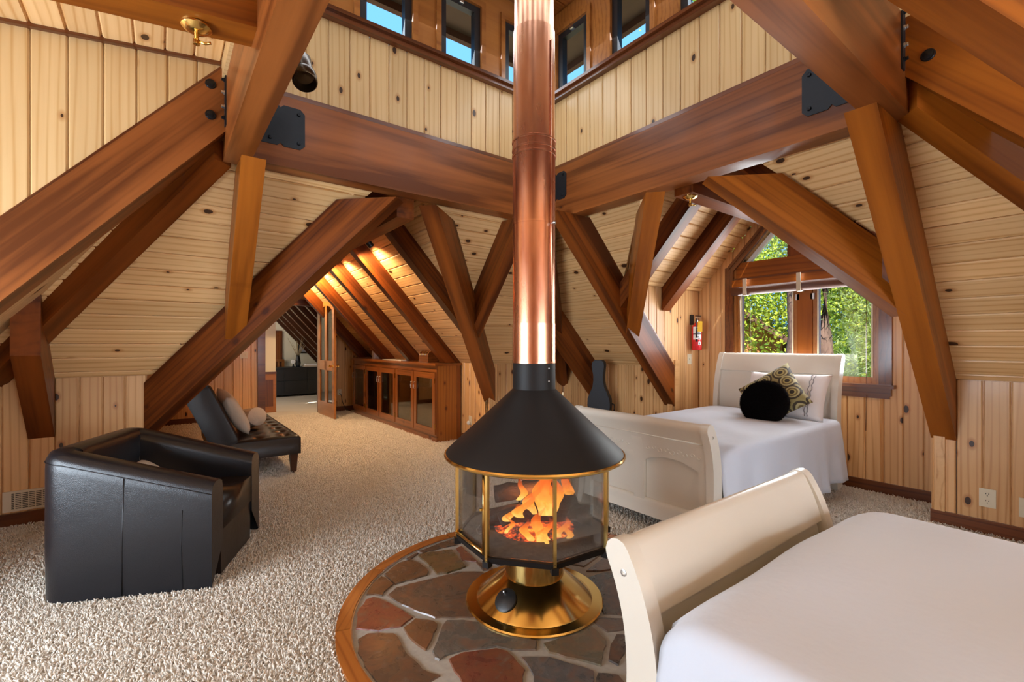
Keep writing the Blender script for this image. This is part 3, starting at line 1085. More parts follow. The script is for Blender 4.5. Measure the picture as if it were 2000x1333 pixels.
for i in range(7):
    y = PYE + .35 + i * .62
    x0, x1 = PXC, PX1 + .2
    base_p = (PX1 + .2, y)
    prof = [(0, ZK - .20), (x1 - x0, ZK - .20 + TP * (x1 - x0)), (x1 - x0, ZK - .42 + TP * (x1 - x0)), (0, ZK - .42)]
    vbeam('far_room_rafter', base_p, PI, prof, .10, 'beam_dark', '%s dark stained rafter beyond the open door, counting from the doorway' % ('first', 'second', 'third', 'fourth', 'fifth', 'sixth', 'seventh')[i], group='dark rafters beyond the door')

# ================================================================== timber frame
def ring(name, x0, x1, y0, y1, label, z0=ZB, z1=ZT, mat='beam_ring'):
    return tag(box(name, x0, x1, y0, y1, z0, z1, mat, bev=.012, seg=2), label, 'beam')
ring('ring_beam', .474, 3.23, 3.473, 3.63, 'heavy stained beam left of the copper flue under the knotty pine parapet')
ring('ring_beam', 3.063, 3.22, .844, 3.473, 'heavy stained beam right of the copper flue above the far bed')
ring('ring_beam', .325, .474, .69, 3.63, 'beam running overhead toward the camera on the left, carrying the spotlight')
ring('ring_beam', .474, 3.22, .69, .844, 'beam running overhead toward the camera on the right above the near bed')

def rafter_prof(run, T, zlow, depth, zcut=ZB, drop=0.):
    """profile of a rafter climbing from a wall (s=0) to a level cut at zcut"""
    s_top = (zcut - zlow) / T
    s_bot = (zcut - zlow + depth) / T
    return [(0, zlow), (s_top, zcut), (s_bot, zcut), (0, zlow - depth)]
D = .45
# common rafters of the right slope (down to the knee wall)
vbeam('common_rafter', (XK, (.755 + .897) / 2), PI, rafter_prof(0, TR, ZK, D), .142, 'beam_orange', 'long rafter slanting down the right slope to the knee wall beside the outlet')
vbeam('common_rafter', (XK, (3.11 + 3.24) / 2), PI, rafter_prof(0, TR, ZK, D), .13, 'beam', 'rafter ending on the knee wall left of the fire extinguisher')
# rafters that run from the hips to the knee wall
def short_prof(T, zlow, depth, zend):
    s_top = (zend - zlow) / T
    return [(0, zlow), (s_top, zend), (s_top, zend - depth), (0, zlow - depth)]
vbeam('jack_rafter', (XK, 4.36), PI, short_prof(TR, ZK, D, 1.90), .142, 'beam', 'short rafter behind the guitar case beside the flue')
vbeam('jack_rafter', (-.728, YK), -PI / 2, short_prof(TL, ZK, D, 1.72), .145, 'beam', 'short post-like rafter at the left edge above the wall vent')
vbeam('jack_rafter', (3.98, YK), -PI / 2, short_prof(TL, ZK, D, 1.90), .142, 'beam', 'short rafter on the left slope hidden behind the stove flue')
# rafters from the ring beam that die into the passage valleys
def valley_z(x): return ZK + TP * (x - PX0)
for xc_, lab in ((.48, 'short upright rafter from the left ring beam down to the long slanting valley timber'), (2.77, 'short rafter forming the right arm of the Y left of the flue')):
    zlow = ZK + TP * min(xc_ - PX0, PX1 - xc_)
    ylow = YK - (zlow - ZK) / TL
    vbeam('common_rafter', (xc_, ylow - .045), -PI / 2, rafter_prof(0, TL, zlow + .045 * TL, D - .06), .142, 'beam_orange' if xc_ < 1 else 'beam', lab)
# valley timbers
def diag(name, a, b, za, zb_, depth, w, mat, label, level=True, ext=.12, zc=2.49):
    d = Vector((b[0] - a[0], b[1] - a[1]))
    L = d.length
    T = (zb_ - za) / L
    if level:
        prof = [(-ext, za - ext * T), (L - (zb_ - zc) / T, zc), (L - (zb_ - zc) / T + depth / T, zc), (-ext, za - ext * T - depth)]
    else:
        prof = [(-ext, za - ext * T), (L, zb_), (L, zb_ - depth), (-ext, za - ext * T - depth)]
    return vbeam(name, a, math.atan2(d.y, d.x), prof, w, mat, label)
diag('valley_rafter', (PX0 + .085, YK), (1.215, 3.742), ZK, ZB, .42, .15, 'beam', 'long thick valley timber slanting from the left ring beam down behind the black armchair')
diag('valley_rafter', (PX1 - .02, YK), (2.045, 3.742), ZK, ZB, .42, .15, 'beam', 'valley timber forming the stem of the Y left of the flue')
diag('valley_rafter', (3.90, 3.075), (3.287, 2.46), 1.93, ZB, .42, .14, 'beam_orange', 'short valley timber dropping from the right ring beam onto a rafter near the flue')
diag('valley_rafter', (3.80, .991), (3.287, 1.504), 1.996, ZB, .37, .15, 'beam_orange', 'broad valley timber slanting in front of the bedroom window')
# hips
diag('hip_rafter', (-1.005, YK), (.325, 3.63), 1.30, 2.858, .30, .15, 'beam', 'hip timber sloping down to the left corner under the bolted rafter', level=False)
diag('hip_rafter', (XK, YK), (3.287, 3.742), ZK, ZB, .36, .15, 'beam', 'hip timber in the far corner right behind the copper flue', zc=ZB)
diag('hip_rafter', (4.60, YSK + .01), (3.145, .70), 1.106, 2.865, .30, .15, 'beam_orange', 'hip timber sloping down to the right under the bolted rafter', level=False)
# rafters bolted to the nodes (cheek rafters)
sl = 1.161
pr = [(0, 3.13), (1.9, 3.13 - 1.9 * sl), (1.9, 3.13 - 1.9 * sl - .42), (0, 2.71)]
bl = vbeam('cheek_rafter', (.325, 3.60), PI, pr, .26, 'beam_ring', 'bolted rafter slanting down at upper left below the pale upright boards')
br_ = vbeam('cheek_rafter', (3.20, .69), -PI / 2, [(0, 3.13), (1.7, 3.13 - 1.7 * 1.12), (1.7, 3.13 - 1.7 * 1.12 - .40), (0, 2.735)], .26, 'beam_orange', 'bolted rafter slanting down at upper right')
# valley timber of the bay behind the camera, crossing the upper right corner
vd_ = Vector((1, -1, 0)).normalized()
T_ = 1.15 / math.sqrt(2)
a_ = Vector((2.04, .51, 0)) - Vector((vd_.y, -vd_.x, 0)) * 0
lat = Vector((1, 1, 0)).normalized()
st = Vector((2.04, .51, 0)) - lat * .08
vbeam('valley_rafter', (st.x - vd_.x * .9, st.y - vd_.y * .9), math.atan2(vd_.y, vd_.x),
      [(.62, ZB + .28 * T_ + .42), (2.9, ZB - 2.0 * T_ + .42), (2.9, ZB - 2.0 * T_), (.62, ZB + .28 * T_)], .16, 'beam_orange', 'orange valley timber crossing the upper right corner of the view')
# shed rafter with the brass lamp at upper left
vbeam('shed_rafter', (.325, 2.315), PI, [(0, 3.12), (2.6, 3.12 - .12 * 2.6), (2.6, 2.70 - .12 * 2.6), (0, 2.70)], .165, 'beam_orange', 'level rafter at the top left carrying a brass lamp')
# ridge beams
ring('ridge_beam', 1.55, 1.70, 3.63, PYE, 'ridge beam along the top of the passage roof', 2.40, 2.80, 'beam')
ring('ridge_beam', 3.23, DX, 1.99, 2.15, 'ridge beam of the window dormer with a small brass lamp', 2.51, 2.86, 'beam')
# passage rafters
for i, y in enumerate((4.6, 5.75, 6.9, 8.05, 9.2)):
    labs = ['passage rafter nearest the ring beam', 'second passage rafter, ending at the near end of the cabinet', 'third passage rafter, landing on the cabinet top beside the small chest',
            'fourth passage rafter, landing on the cabinet top', 'passage rafter nearest the open door']
    vbeam('passage_rafter', (PX1, y), PI, [(.40 if i == 0 else 0, ZK + (.44 if i == 0 else 0)), (1.70, ZK + 1.70 * TP), (1.70, ZK + 1.70 * TP - .27), (.40, ZK + .17) if i == 0 else (.245, ZK)], .13, 'beam', labs[i], bev=0.006)
# dormer rafters
for i, x in enumerate((3.80, 4.51)):
    labs = ['dormer rafter behind the short valley timber', 'dormer rafter ending above the fire extinguisher']
    vbeam('dormer_rafter', (x, DY1), -PI / 2, [(0, DZ), (1.0, DZ + 1.0 * TD), (1.0, DZ + TD - .26), (0, DZ - .26)], .14, 'beam', labs[i], bev=.006)
    vbeam('dormer_rafter', (x, DY0), PI / 2, [(0, DZ), (1.0, DZ + 1.0 * TD), (1.0, DZ + TD - .26), (0, DZ - .26)], .14, 'beam', ('dormer rafter on the right slope nearest the ring beam', 'dormer rafter on the right slope nearest the gable window')[i], bev=.006, group='right slope dormer rafters')
# dark mould along the top of the rafter where it meets the dormer wall
ang = math.atan(TR)
d = Vector((-math.cos(ang), 0, math.sin(ang)))
nn = Vector((math.sin(ang), 0, math.cos(ang)))
A_ = Vector((XK, DY1 + .012, ZK - .02))
tag(prism('trim_%d' % ti, [A_, A_ + d * 1.15, A_ + d * 1.15 + nn * .035, A_ + nn * .035], d, (0, -1, 0), .03, 'trim', None, .004), kind='structure')
ti += 1
# dark strip where the shed ceiling meets the cheek wall
tag(vbeam('trim_%d' % ti, (.325, 3.508), PI, [(0, zshed(.325) + .01), (2.6, zshed(-2.275) + .01), (2.6, zshed(-2.275) - .018), (0, zshed(.325) - .018)], .03, 'trim', None, bev=0), kind='structure')
ti += 1
# thin mould along the cheek rafter
d = Vector((-1, 0, -sl)).normalized()
nn = Vector((-d.z, 0, d.x))
if nn.z < 0:
    nn = -nn
A_ = Vector((.325, 3.50, 3.13))
tag(prism('trim_%d' % ti, [A_, A_ + d * 2.7, A_ + d * 2.7 + nn * .02, A_ + nn * .02], d, (0, -1, 0), .03, 'trim', None, .004), kind='structure')
ti += 1
# ================================================================== iron plates and bolts
def plate(name, O, U, N, u0, u1, z0, z1, label, bolts, notch=True):
    """black steel plate with clipped corners screwed on a beam face"""
    O, U, N = Vector(O), Vector(U), Vector(N)
    c_ = .03
    pts = [(u0 + c_, z0), ((u0 + u1) / 2 - .02, z0), ((u0 + u1) / 2, z0 + .02), ((u0 + u1) / 2 + .02, z0), (u1 - c_, z0), (u1, z0 + c_), (u1, z1 - c_), (u1 - c_, z1),
           ((u0 + u1) / 2 + .02, z1), ((u0 + u1) / 2, z1 - .02), ((u0 + u1) / 2 - .02, z1), (u0 + c_, z1), (u0, z1 - c_), (u0, z0 + c_)]
    P = [O + U * a + Vector((0, 0, b)) + N * .008 for a, b in pts]
    o = tag(prism(name, P, U, N, .008, 'black_iron', None, .002), label, 'plate')
    inv = o.matrix_basis.inverted()
    for (a, b) in bolts:
        p = O + U * a + Vector((0, 0, b)) + N * .008
        h_ = lathe('bolt_head', [(.0, .012), (.010, .011), (.013, .004), (.013, 0)], 'bolt_black', None, 10)
        m = rot_to(U, N)
        m.translation = p
        h_.parent = o
        h_.matrix_local = inv @ m
    return o
plate('corner_plate', (0, 3.473, 0), (1, 0, 0), (0, -1, 0), .49, .80, 2.70, 2.98, 'black steel plate on the left ring beam at the near node', [(.76, 2.94), (.76, 2.74), (.58, 2.74), (.56, 2.94)])
plate('corner_plate', (3.063, 0, 0), (0, 1, 0), (-1, 0, 0), .86, 1.17, 2.70, 2.98, 'black steel plate on the right ring beam, half hidden by the crossing beam', [(1.13, 2.94), (1.13, 2.74), (.95, 2.74), (.93, 2.94)])
plate('corner_plate', (3.063, 0, 0), (0, 1, 0), (-1, 0, 0), 3.20, 3.46, 2.74, 3.00, 'black steel plate on the right ring beam beside the copper flue', [(3.24, 2.97), (3.24, 2.77), (3.40, 2.97), (3.40, 2.77)])
def disc(name, p, N, r, label, cat='bolt', group=None):
    o = thing(name, label, cat, p, 0, group)
    X = Vector((0, 0, 1)) if abs(N[2]) < .9 else Vector((1, 0, 0))
    m = rot_to(X, N)
    lathe('washer', [(r, 0), (r, .004), (r * .9, .008), (r * .72, .008)], 'bolt_black', o, 20, M=m, caps=False)
    lathe('cap', [(0, .012), (r * .4, .0115), (r * .70, .009), (r * .74, .003)], 'bolt_black', o, 20, M=m, caps=False)
    return o
disc('washer_bolt', (.245, 3.469, 2.985), (0, -1, 0), .030, 'upper round black bolt on the left slanting rafter')
disc('washer_bolt', (.245, 3.469, 2.79), (0, -1, 0), .030, 'lower round black bolt on the left slanting rafter')
disc('washer_bolt', (3.069, .60, 2.80), (-1, 0, 0), .030, 'lower round black bolt on the right slanting rafter')
disc('washer_bolt', (3.069, .58, 2.98), (-1, 0, 0), .030, 'upper round black bolt on the right slanting rafter')
def side_bracket(base_, U, N, label):
    o = thing('hinge_bracket', label, 'bracket', base_)
    U, N = Vector(U), Vector(N)
    def bb(nm, a0, a1, n0, n1, z0, z1, mat):
        p = U * a0 + N * n0
        q = U * a1 + N * n1
        return box(nm, min(p.x, q.x), max(p.x, q.x), min(p.y, q.y), max(p.y, q.y), z0, z1, mat, o, .003)
    bb('bracket_leaf', 0, .05, 0, .008, -.17, .17, 'black_iron')
    for i, z in enumerate((-.12, -.05, .04, .12)):
        m = rot_to(Vector((0, 0, 1)), N)
        lathe('bolt', [(0, .026), (.009, .026), (.010, .022), (.010, .014), (.014, .014), (.014, .006)], 'steel' if i in (1, 2) else 'bolt_black', o, 6, loc=tuple(U * .025 + N * 0 + Vector((0, 0, z))), M=m, smooth=False, caps=False)
    return o
side_bracket((.325, 3.41, 2.90), (0, 1, 0), (-1, 0, 0), 'black bolted bracket on the left node beside the slanting rafter')
side_bracket((2.99, .69, 2.92), (1, 0, 0), (0, -1, 0), 'black bolted bracket on the right node beside the slanting rafter')
side_bracket((3.225, 3.60, 2.44), (0, -1, 0), (1, 0, 0), 'small black bolted bracket behind the flue under the ring beams')

# ================================================================== lamps
def swivel_lamp(p, label, tilt=.25):
    o = thing('brass_lamp', label, 'lamp', p)
    lathe('canopy', [(0, 0), (.055, 0), (.055, -.006), (.040, -.018), (.018, -.026), (0, -.028)], 'brass', o, 24)
    lathe('stem', [(.008, 0), (.008, -.05), (.012, -.055), (.012, -.075), (0, -.078)], 'brass', o, 14)
    tube('arm', [(0, 0, -.06), (.03, -.012, -.066), (.05, -.02, -.06)], .006, 'brass', o, 8)
    return o
swivel_lamp((.115, 2.33, 2.67), 'polished brass lamp under the level rafter at the top left')
swivel_lamp((3.32, 2.07, 2.51), 'small brass lamp under the dormer ridge beam')
# bronze spotlight behind the left overhead beam
o = thing('spotlight', 'bronze cylindrical spotlight peeking out behind the overhead beam at left', 'spotlight', (.675, 2.96, 2.99))
ax = Vector((-.05, -.50, -.80)).normalized()
m = rot_to(ax.cross(Vector((1, 0, 0))), ax)
lathe('can', [(0, -.13), (.038, -.125), (.05, -.10), (.054, .0), (.054, .05), (.065, .052), (.070, .07), (.070, .12), (.063, .13), (.058, .12), (.055, .06), (0, .05)], 'bronze', o, 28, M=m, caps=False)
box('mount', -.19, -.05, -.035, .035, -.05, .03, 'bronze', o, .006)
tube('yoke', [(-.05, 0, 0), (-.03, .01, 0), (0, 0, 0)], .009, 'bronze', o)
m2 = m.copy()
m2.translation = ax * .065 + Vector((0, 0, .056))
lathe('thumb_screw', [(0, .02), (.008, .02), (.008, 0)], 'matte_black', o, 8, loc=tuple(m2.translation))
# warm picture lights hidden at the top of the passage
for i, (x, y) in enumerate(((1.88, 5.2), (1.88, 6.35), (1.88, 7.5), (1.88, 8.65))):
    labs = ['small black spotlight at the passage ridge nearest the ring beam', 'second small black spotlight at the passage ridge', 'third small black spotlight at the passage ridge', 'small black spotlight at the passage ridge nearest the door']
    o = thing('track_spot', labs[i], 'spotlight', (x, y, 2.50))
    lathe('can', [(0, .05), (.03, .05), (.034, 0), (.034, -.05), (.03, -.055), (.028, -.03), (0, -.02)], 'matte_black', o, 16, M=Matrix.Rotation(-.75, 4, 'Y'), caps=False)
    box('stem', -.14, .0, -.008, .008, .04, .056, 'matte_black', o)
    l = light('passage_spot', 'SPOT', (x + .05, y + .34, 2.50), (x + .62, y + .40, 1.40), 62, (1, .68, .38), .03, spot=140, blend=.8)

# ================================================================== hearth
HX, HY = 1.5625, 1.8776
he = thing('round_hearth', 'round flagstone hearth with a wooden rim under the stove', 'hearth', (HX, HY, 0))
lathe('mortar_bed', [(0, .0145), (.90, .0145), (.915, .012), (.915, 0)], 'grout', he, 96, caps=False)
nseg = 10
for i in range(nseg):
    a0, a1 = 2 * PI * i / nseg + .004 + .3, 2 * PI * (i + 1) / nseg - .004 + .3
    pin, pout = [], []
    for k in range(9):
        a = a0 + (a1 - a0) * k / 8
        pin.append((.912 * math.cos(a), .912 * math.sin(a)))
        pout.append((.978 * math.cos(a), .978 * math.sin(a)))
    am = (a0 + a1) / 2
    poly = pin + pout[::-1]
    o = prism('rim_segment', [(x, y, .026) for x, y in poly], (-math.sin(am), math.cos(am), 0), (0, 0, 1), .026, 'hearth_wood', he, .004)
lathe('steel_edge', [(.905, 0), (.905, .021), (.912, .021), (.912, 0)], 'steel', he, 96, caps=False)
STONES = [
 ((.13, .09, .065), [(-.259, .858), (.018, .893), (.059, .874), (-.007, .79), (-.089, .808), (-.242, .823)]),
 ((.10, .075, .06), [(-.356, .808), (-.273, .841), (-.26, .831), (-.31, .80), (-.341, .781)]),
 ((.22, .16, .065), [(-.276, .808), (-.226, .811), (-.065, .748), (-.11, .496), (-.242, .492), (-.296, .521), (-.277, .696), (-.284, .765)]),
 ((.17, .10, .05), [(-.541, .70), (-.41, .787), (-.338, .785), (-.311, .709), (-.315, .581), (-.342, .545), (-.429, .545), (-.532, .56)]),
 ((.15, .08, .035), [(-.698, .551), (-.615, .653), (-.558, .688), (-.538, .565), (-.61, .519), (-.634, .49), (-.661, .529)]),
 ((.20, .14, .10), [(-.612, .482), (-.545, .529), (-.265, .487), (-.178, .478), (-.071, .397), (-.048, .334), (-.20, .08), (-.301, -.034), (-.35, .026), (-.504, .143), (-.544, .229), (-.572, .309), (-.602, .393)]),
 ((.33, .075, .055), [(-.842, .292), (-.796, .41), (-.715, .509), (-.673, .509), (-.623, .382), (-.585, .211), (-.663, .178), (-.762, .209)]),
 ((.27, .13, .06), [(-.662, .163), (-.584, .195), (-.522, .125), (-.516, .09), (-.59, .009), (-.647, -.046), (-.669, .055)]),
 ((.27, .24, .20), [(-.513, .065), (-.472, .095), (-.407, .046), (-.346, -.023), (-.319, -.111), (-.264, -.216), (-.219, -.291), (-.262, -.337), (-.349, -.271), (-.388, -.21), (-.533, -.139), (-.6, -.125), (-.635, -.135), (-.646, -.115), (-.629, -.066), (-.583, -.023)]),
 ((.17, .11, .07), [(-.891, .122), (-.859, .21), (-.807, .227), (-.71, .156), (-.709, .072), (-.722, -.021), (-.709, -.114), (-.711, -.146), (-.671, -.221), (-.74, -.231), (-.774, -.246), (-.88, -.155), (-.894, -.023)]),
 ((.36, .10, .055), [(-.6, -.15), (-.528, -.155), (-.394, -.218), (-.368, -.263), (-.378, -.398), (-.43, -.448), (-.478, -.47), (-.633, -.353)]),
 ((.25, .225, .215), [(-.345, -.324), (-.248, -.397), (-.157, -.576), (-.204, -.619), (-.268, -.647), (-.441, -.517), (-.373, -.445)]),
 ((.34, .27, .17), [(-.213, -.316), (-.065, -.359), (.053, -.362), (.03, -.472), (-.057, -.535), (-.114, -.569), (-.175, -.47), (-.232, -.378)]),
 ((.11, .085, .075), [(.019, -.504), (.1, -.47), (.135, -.503), (.03, -.576), (-.055, -.613), (-.063, -.567)]),
 ((.20, .17, .145), [(.089, -.328), (.143, -.338), (.231, -.42), (.161, -.473), (.079, -.433)]),
 ((.08, .07, .065), [(.372, -.027), (.475, -.038), (.575, -.091), (.523, -.226), (.298, -.455), (.174, -.329), (.241, -.207)]),
 ((.20, .09, .055), [(.417, .028), (.716, .102), (.76, .016), (.626, -.083), (.489, -.026)]),
 ((.30, .10, .075), [(-.034, .753), (.011, .761), (-.023, .504), (-.087, .578)]),
 ((.22, .14, .10), [(-.038, .515), (-.011, .471), (.004, .363), (-.059, .399)]),
 ((.15, .125, .11), [(-.157, -.592), (-.103, -.649), (-.13, -.732), (-.253, -.649)]),
 # stones out of sight behind and under the stove and under the near bed
 ((.16, .10, .07), [(.06, .74), (.10, .86), (.36, .80), (.40, .62), (.20, .50), (.03, .52)]),
 ((.20, .15, .10), [(.44, .60), (.42, .77), (.62, .62), (.80, .36), (.74, .14), (.45, .07), (.30, .30)]),
 ((.12, .09, .08), [(.24, .45), (.40, .58), (.26, .27), (.05, .35), (.03, .45)]),
 ((.22, .11, .07), [(.80, .0), (.74, .10), (.84, .20), (.89, .02), (.85, -.22), (.66, -.10)]),
 ((.15, .12, .10), [(.62, -.12), (.83, -.26), (.72, -.48), (.54, -.34), (.55, -.23)]),
 ((.21, .15, .11), [(.50, -.36), (.68, -.52), (.48, -.70), (.26, -.58), (.30, -.50)]),
 ((.13, .10, .085), [(.20, -.46), (.24, -.60), (.06, -.75), (-.07, -.66), (.04, -.60)]),
 ((.24, .14, .09), [(.08, -.78), (.22, -.64), (.42, -.74), (.20, -.86)]),
 ((.19, .11, .08), [(-.46, -.54), (-.29, -.67), (-.40, -.76), (-.62, -.60)]),
 ((.28, .11, .07), [(-.66, -.36), (-.50, -.50), (-.65, -.58), (-.78, -.40), (-.75, -.26)]),
 ((.16, .12, .10), [(-.26, -.68), (-.14, -.75), (.04, -.79), (.0, -.88), (-.36, -.80)])]
for col_, pts in STONES:
    n = len(pts)
    c_ = (sum(p[0] for p in pts) / n, sum(p[1] for p in pts) / n)
    rr = random.Random(hash(round(c_[0] * 1000)) & 0xffff)
    dense = []
    for i in range(n):
        p, q = pts[i], pts[(i + 1) % n]
        L = math.hypot(q[0] - p[0], q[1] - p[1])
        m_ = max(1, int(L / .035))
        for k in range(m_):
            t_ = k / m_
            j = .0045 if k else .002
            dense.append((p[0] + (q[0] - p[0]) * t_ + rr.uniform(-j, j), p[1] + (q[1] - p[1]) * t_ + rr.uniform(-j, j)))
    zt = .021 + rr.uniform(-.001, .0025)
    bm = bmesh.new()
    N_ = len(dense)
    shrink = [(c_[0] + (x - c_[0]) * .972, c_[1] + (y - c_[1]) * .972) for x, y in dense]
    A = [bm.verts.new((x - c_[0], y - c_[1], zt)) for x, y in shrink]
    B = [bm.verts.new((x - c_[0], y - c_[1], .011)) for x, y in dense]
    bm.faces.new(A)
    for i in range(N_):
        j = (i + 1) % N_
        bm.faces.new((A[j], A[i], B[i], B[j]))
    o = bm_obj('flagstone', bm, 'stone', he)
    o.location = (c_[0], c_[1], 0)
    o.color = (col_[0] * .85, col_[1] * .85, col_[2] * .85, 1)

# ================================================================== stove
stv = thing('fireplace_stove', 'freestanding glass-sided fireplace with black cone hood and brass pedestal', 'stove', (HX, HY, .022))
Z0 = .022
def L_(name, prof, mat, seg=64, caps=False, **kw):
    return lathe(name, [(r, z - Z0) for r, z in prof], mat, stv, seg, caps=caps, **kw)
L_('flange', [(.30, .036), (.352, .034), (.358, .028), (.356, .023), (.30, .023)], 'brass')
ped = L_('pedestal', [(.150, .155), (.160, .148), (.296, .042), (.302, .035)], 'brass')
L_('neck', [(.155, .345), (.155, .170), (.1545, .152), (.150, .149)], 'brass')
# round ash door on the pedestal cone
cone_dir = Vector((-.93, -.10, 0))
view = Vector((-HX, -HY, 0)).normalized()
side = Vector((-view.y, view.x, 0))
dirn = (view * .80 - side * .60).normalized()
pc = dirn * .228 + Vector((0, 0, .096 - Z0))
nrm = (dirn * .68 + Vector((0, 0, .76))).normalized()
cap = lathe('ash_door', [(0, .016), (.045, .014), (.056, .008), (.058, 0)], 'matte_black', stv, 32, loc=tuple(pc), M=rot_to(nrm.cross(Vector((0, 0, 1))).normalized(), nrm), caps=False)
lathe('knob', [(0, .016), (.006, .014), (.007, 0)], 'steel', cap, 12, loc=(.018, -.028, .012))
# black tray
oct0 = math.atan2(view.y, view.x)
VA = [oct0 + math.radians(-a) for a in (13, -32, -77, -122, -167, -212, -257, -302)]
VA = [oct0 + math.radians(13 - 45 * k) for k in range(8)]
def octp(r, z): return [(r * math.cos(a), r * math.sin(a), z - Z0) for a in VA]
def loft(name, rings, mat, parent, caps=(True, True)):
    verts = [p for rg in rings for p in rg]
    n = len(rings[0])
    faces = []
    for k in range(len(rings) - 1):
        for i in range(n):
            j = (i + 1) % n
            faces.append((k * n + i, k * n + j, (k + 1) * n + j, (k + 1) * n + i))
    if caps[0]:
        faces.append(tuple(range(n))[::-1])
    if caps[1]:
        faces.append(tuple((len(rings) - 1) * n + i for i in range(n)))
    return mesh_obj(name, verts, faces, mat, parent)
loft('tray', [octp(.17, .318), octp(.33, .332), octp(.405, .352), octp(.412, .378), octp(.398, .380), octp(.39, .362)], 'stove_black', stv)
L_('tray_bowl', [(.15, .30), (.24, .315), (.34, .335), (.372, .352)], 'stove_black', 48)
L_('ash_bed', [(0, .398), (.15, .395), (.28, .388), (.375, .372)], 'ash', 48)
# glass, brass bars
ztopg = .768
for k in range(8):
    a, b = VA[k], VA[(k + 1) % 8]
    pa = Vector((.398 * math.cos(a), .398 * math.sin(a), 0))
    pb = Vector((.398 * math.cos(b), .398 * math.sin(b), 0))
    n_ = (pa + pb).normalized()
    pts = [pa + Vector((0, 0, .382 - Z0)), pb + Vector((0, 0, .382 - Z0)), pb + Vector((0, 0, ztopg - Z0)), pa + Vector((0, 0, ztopg - Z0))]
    inset = (pb - pa).normalized() * .008
    pts = [pts[0] + inset, pts[1] - inset, pts[2] - inset, pts[3] + inset]
    prism('glass_pane', pts, (0, 0, 1), n_, .005, 'stove_glass', stv)
    r_ = .405
    if k in (0, 1, 2, 7):
        box_a = math.degrees(a)
    mrot = Matrix.Rotation(a, 4, 'Z')
    bm = bmesh.new()
    add_box(bm, r_ - .010, r_ + .006, -.0075, .0075, .352 - Z0, ztopg - Z0)
    bevel_all(bm, .002, 1)
    ob = bm_obj('frame_bar', bm, 'brass', stv)
    ob.matrix_local = mrot
    bm = bmesh.new()
    add_box(bm, r_ - .022, r_ + .012, -.016, .016, .334 - Z0, .362 - Z0)
    bevel_all(bm, .003, 1)
    ob = bm_obj('corner_foot', bm, 'stove_black', stv)
    ob.matrix_local = mrot
# door frame of the left pane (second brass bar and bottom bar, round knob)
a, b = VA[1], VA[2]
pa = Vector((.408 * math.cos(a), .408 * math.sin(a), 0))
pb = Vector((.408 * math.cos(b), .408 * math.sin(b), 0))
dd = (pb - pa).normalized()
dr = tube('door_bar', [pa + dd * .022 + Vector((0, 0, .385 - Z0)), pa + dd * .022 + Vector((0, 0, ztopg - Z0))], .009, 'brass', stv, 6)
tube('door_bar', [pa + dd * .022 + Vector((0, 0, .39 - Z0)), pb - dd * .012 + Vector((0, 0, .39 - Z0))], .008, 'brass', stv, 6)
lathe('door_knob', [(0, .012), (.006, .010), (.007, 0)], 'brass_dark', stv, 10, loc=tuple(pa + dd * .03 + Vector((0, 0, .585 - Z0)) + (pa + pb).normalized() * .012))
# hood, collar, flue
L_('hood', [(.112, 1.115), (.13, 1.098), (.30, .94), (.452, .802), (.462, .786), (.452, .775), (.40, .772)], 'stove_black')
L_('hood_liner', [(.105, 1.09), (.29, .92), (.445, .782)], 'stove_black')
L_('hood_rim', [(.452, .790), (.466, .790), (.470, .782), (.468, .774), (.458, .768), (.440, .770)], 'brass')
L_('collar', [(.112, 1.255), (.112, 1.115)], 'stove_black')
for zz, aa in ((1.225, -.35), (1.16, -.35)):
    an = oct0 + math.radians(42)
    lathe('rivet', [(0, .004), (.004, .003), (.005, 0)], 'steel', stv, 8, loc=(.112 * math.cos(an), .112 * math.sin(an), zz - Z0), M=rot_to(Vector((0, 0, 1)), Vector((math.cos(an), math.sin(an), 0))))
for i, (za, zb_, r1, r2) in enumerate(((1.25, 1.455, .1135, .1125), (1.445, 1.985, .1115, .1110), (1.97, 2.40, .1125, .1115), (2.385, 2.98, .1095, .1090), (2.96, 3.9, .1035, .103), (3.88, 4.62, .1025, .102))):
    L_('flue_pipe', [(r1, za), (r1, za + .012), (r2, za + .02), (r2, zb_)], 'copper', 64)
for zz, r_ in ((2.33, .1125), (2.405, .1125), (2.36, .112)):
    L_('flue_band', [(r_, zz - .006), (r_ + .004, zz - .003), (r_ + .004, zz + .003), (r_, zz + .006)], 'copper', 64)
an = oct0 + math.radians(50)
tube('seam', [(.1145 * math.cos(an), .1145 * math.sin(an), 1.26 - Z0), (.1125 * math.cos(an), .1125 * math.sin(an), 2.9 - Z0)], .0035, 'copper', stv, 6)
lathe('damper_knob', [(0, .03), (.007, .028), (.009, .02), (.004, .015), (.004, 0)], 'steel', stv, 12, loc=(.113 * math.cos(an), .113 * math.sin(an), 1.965 - Z0), M=rot_to(Vector((0, 0, 1)), Vector((math.cos(an), math.sin(an), 0))))

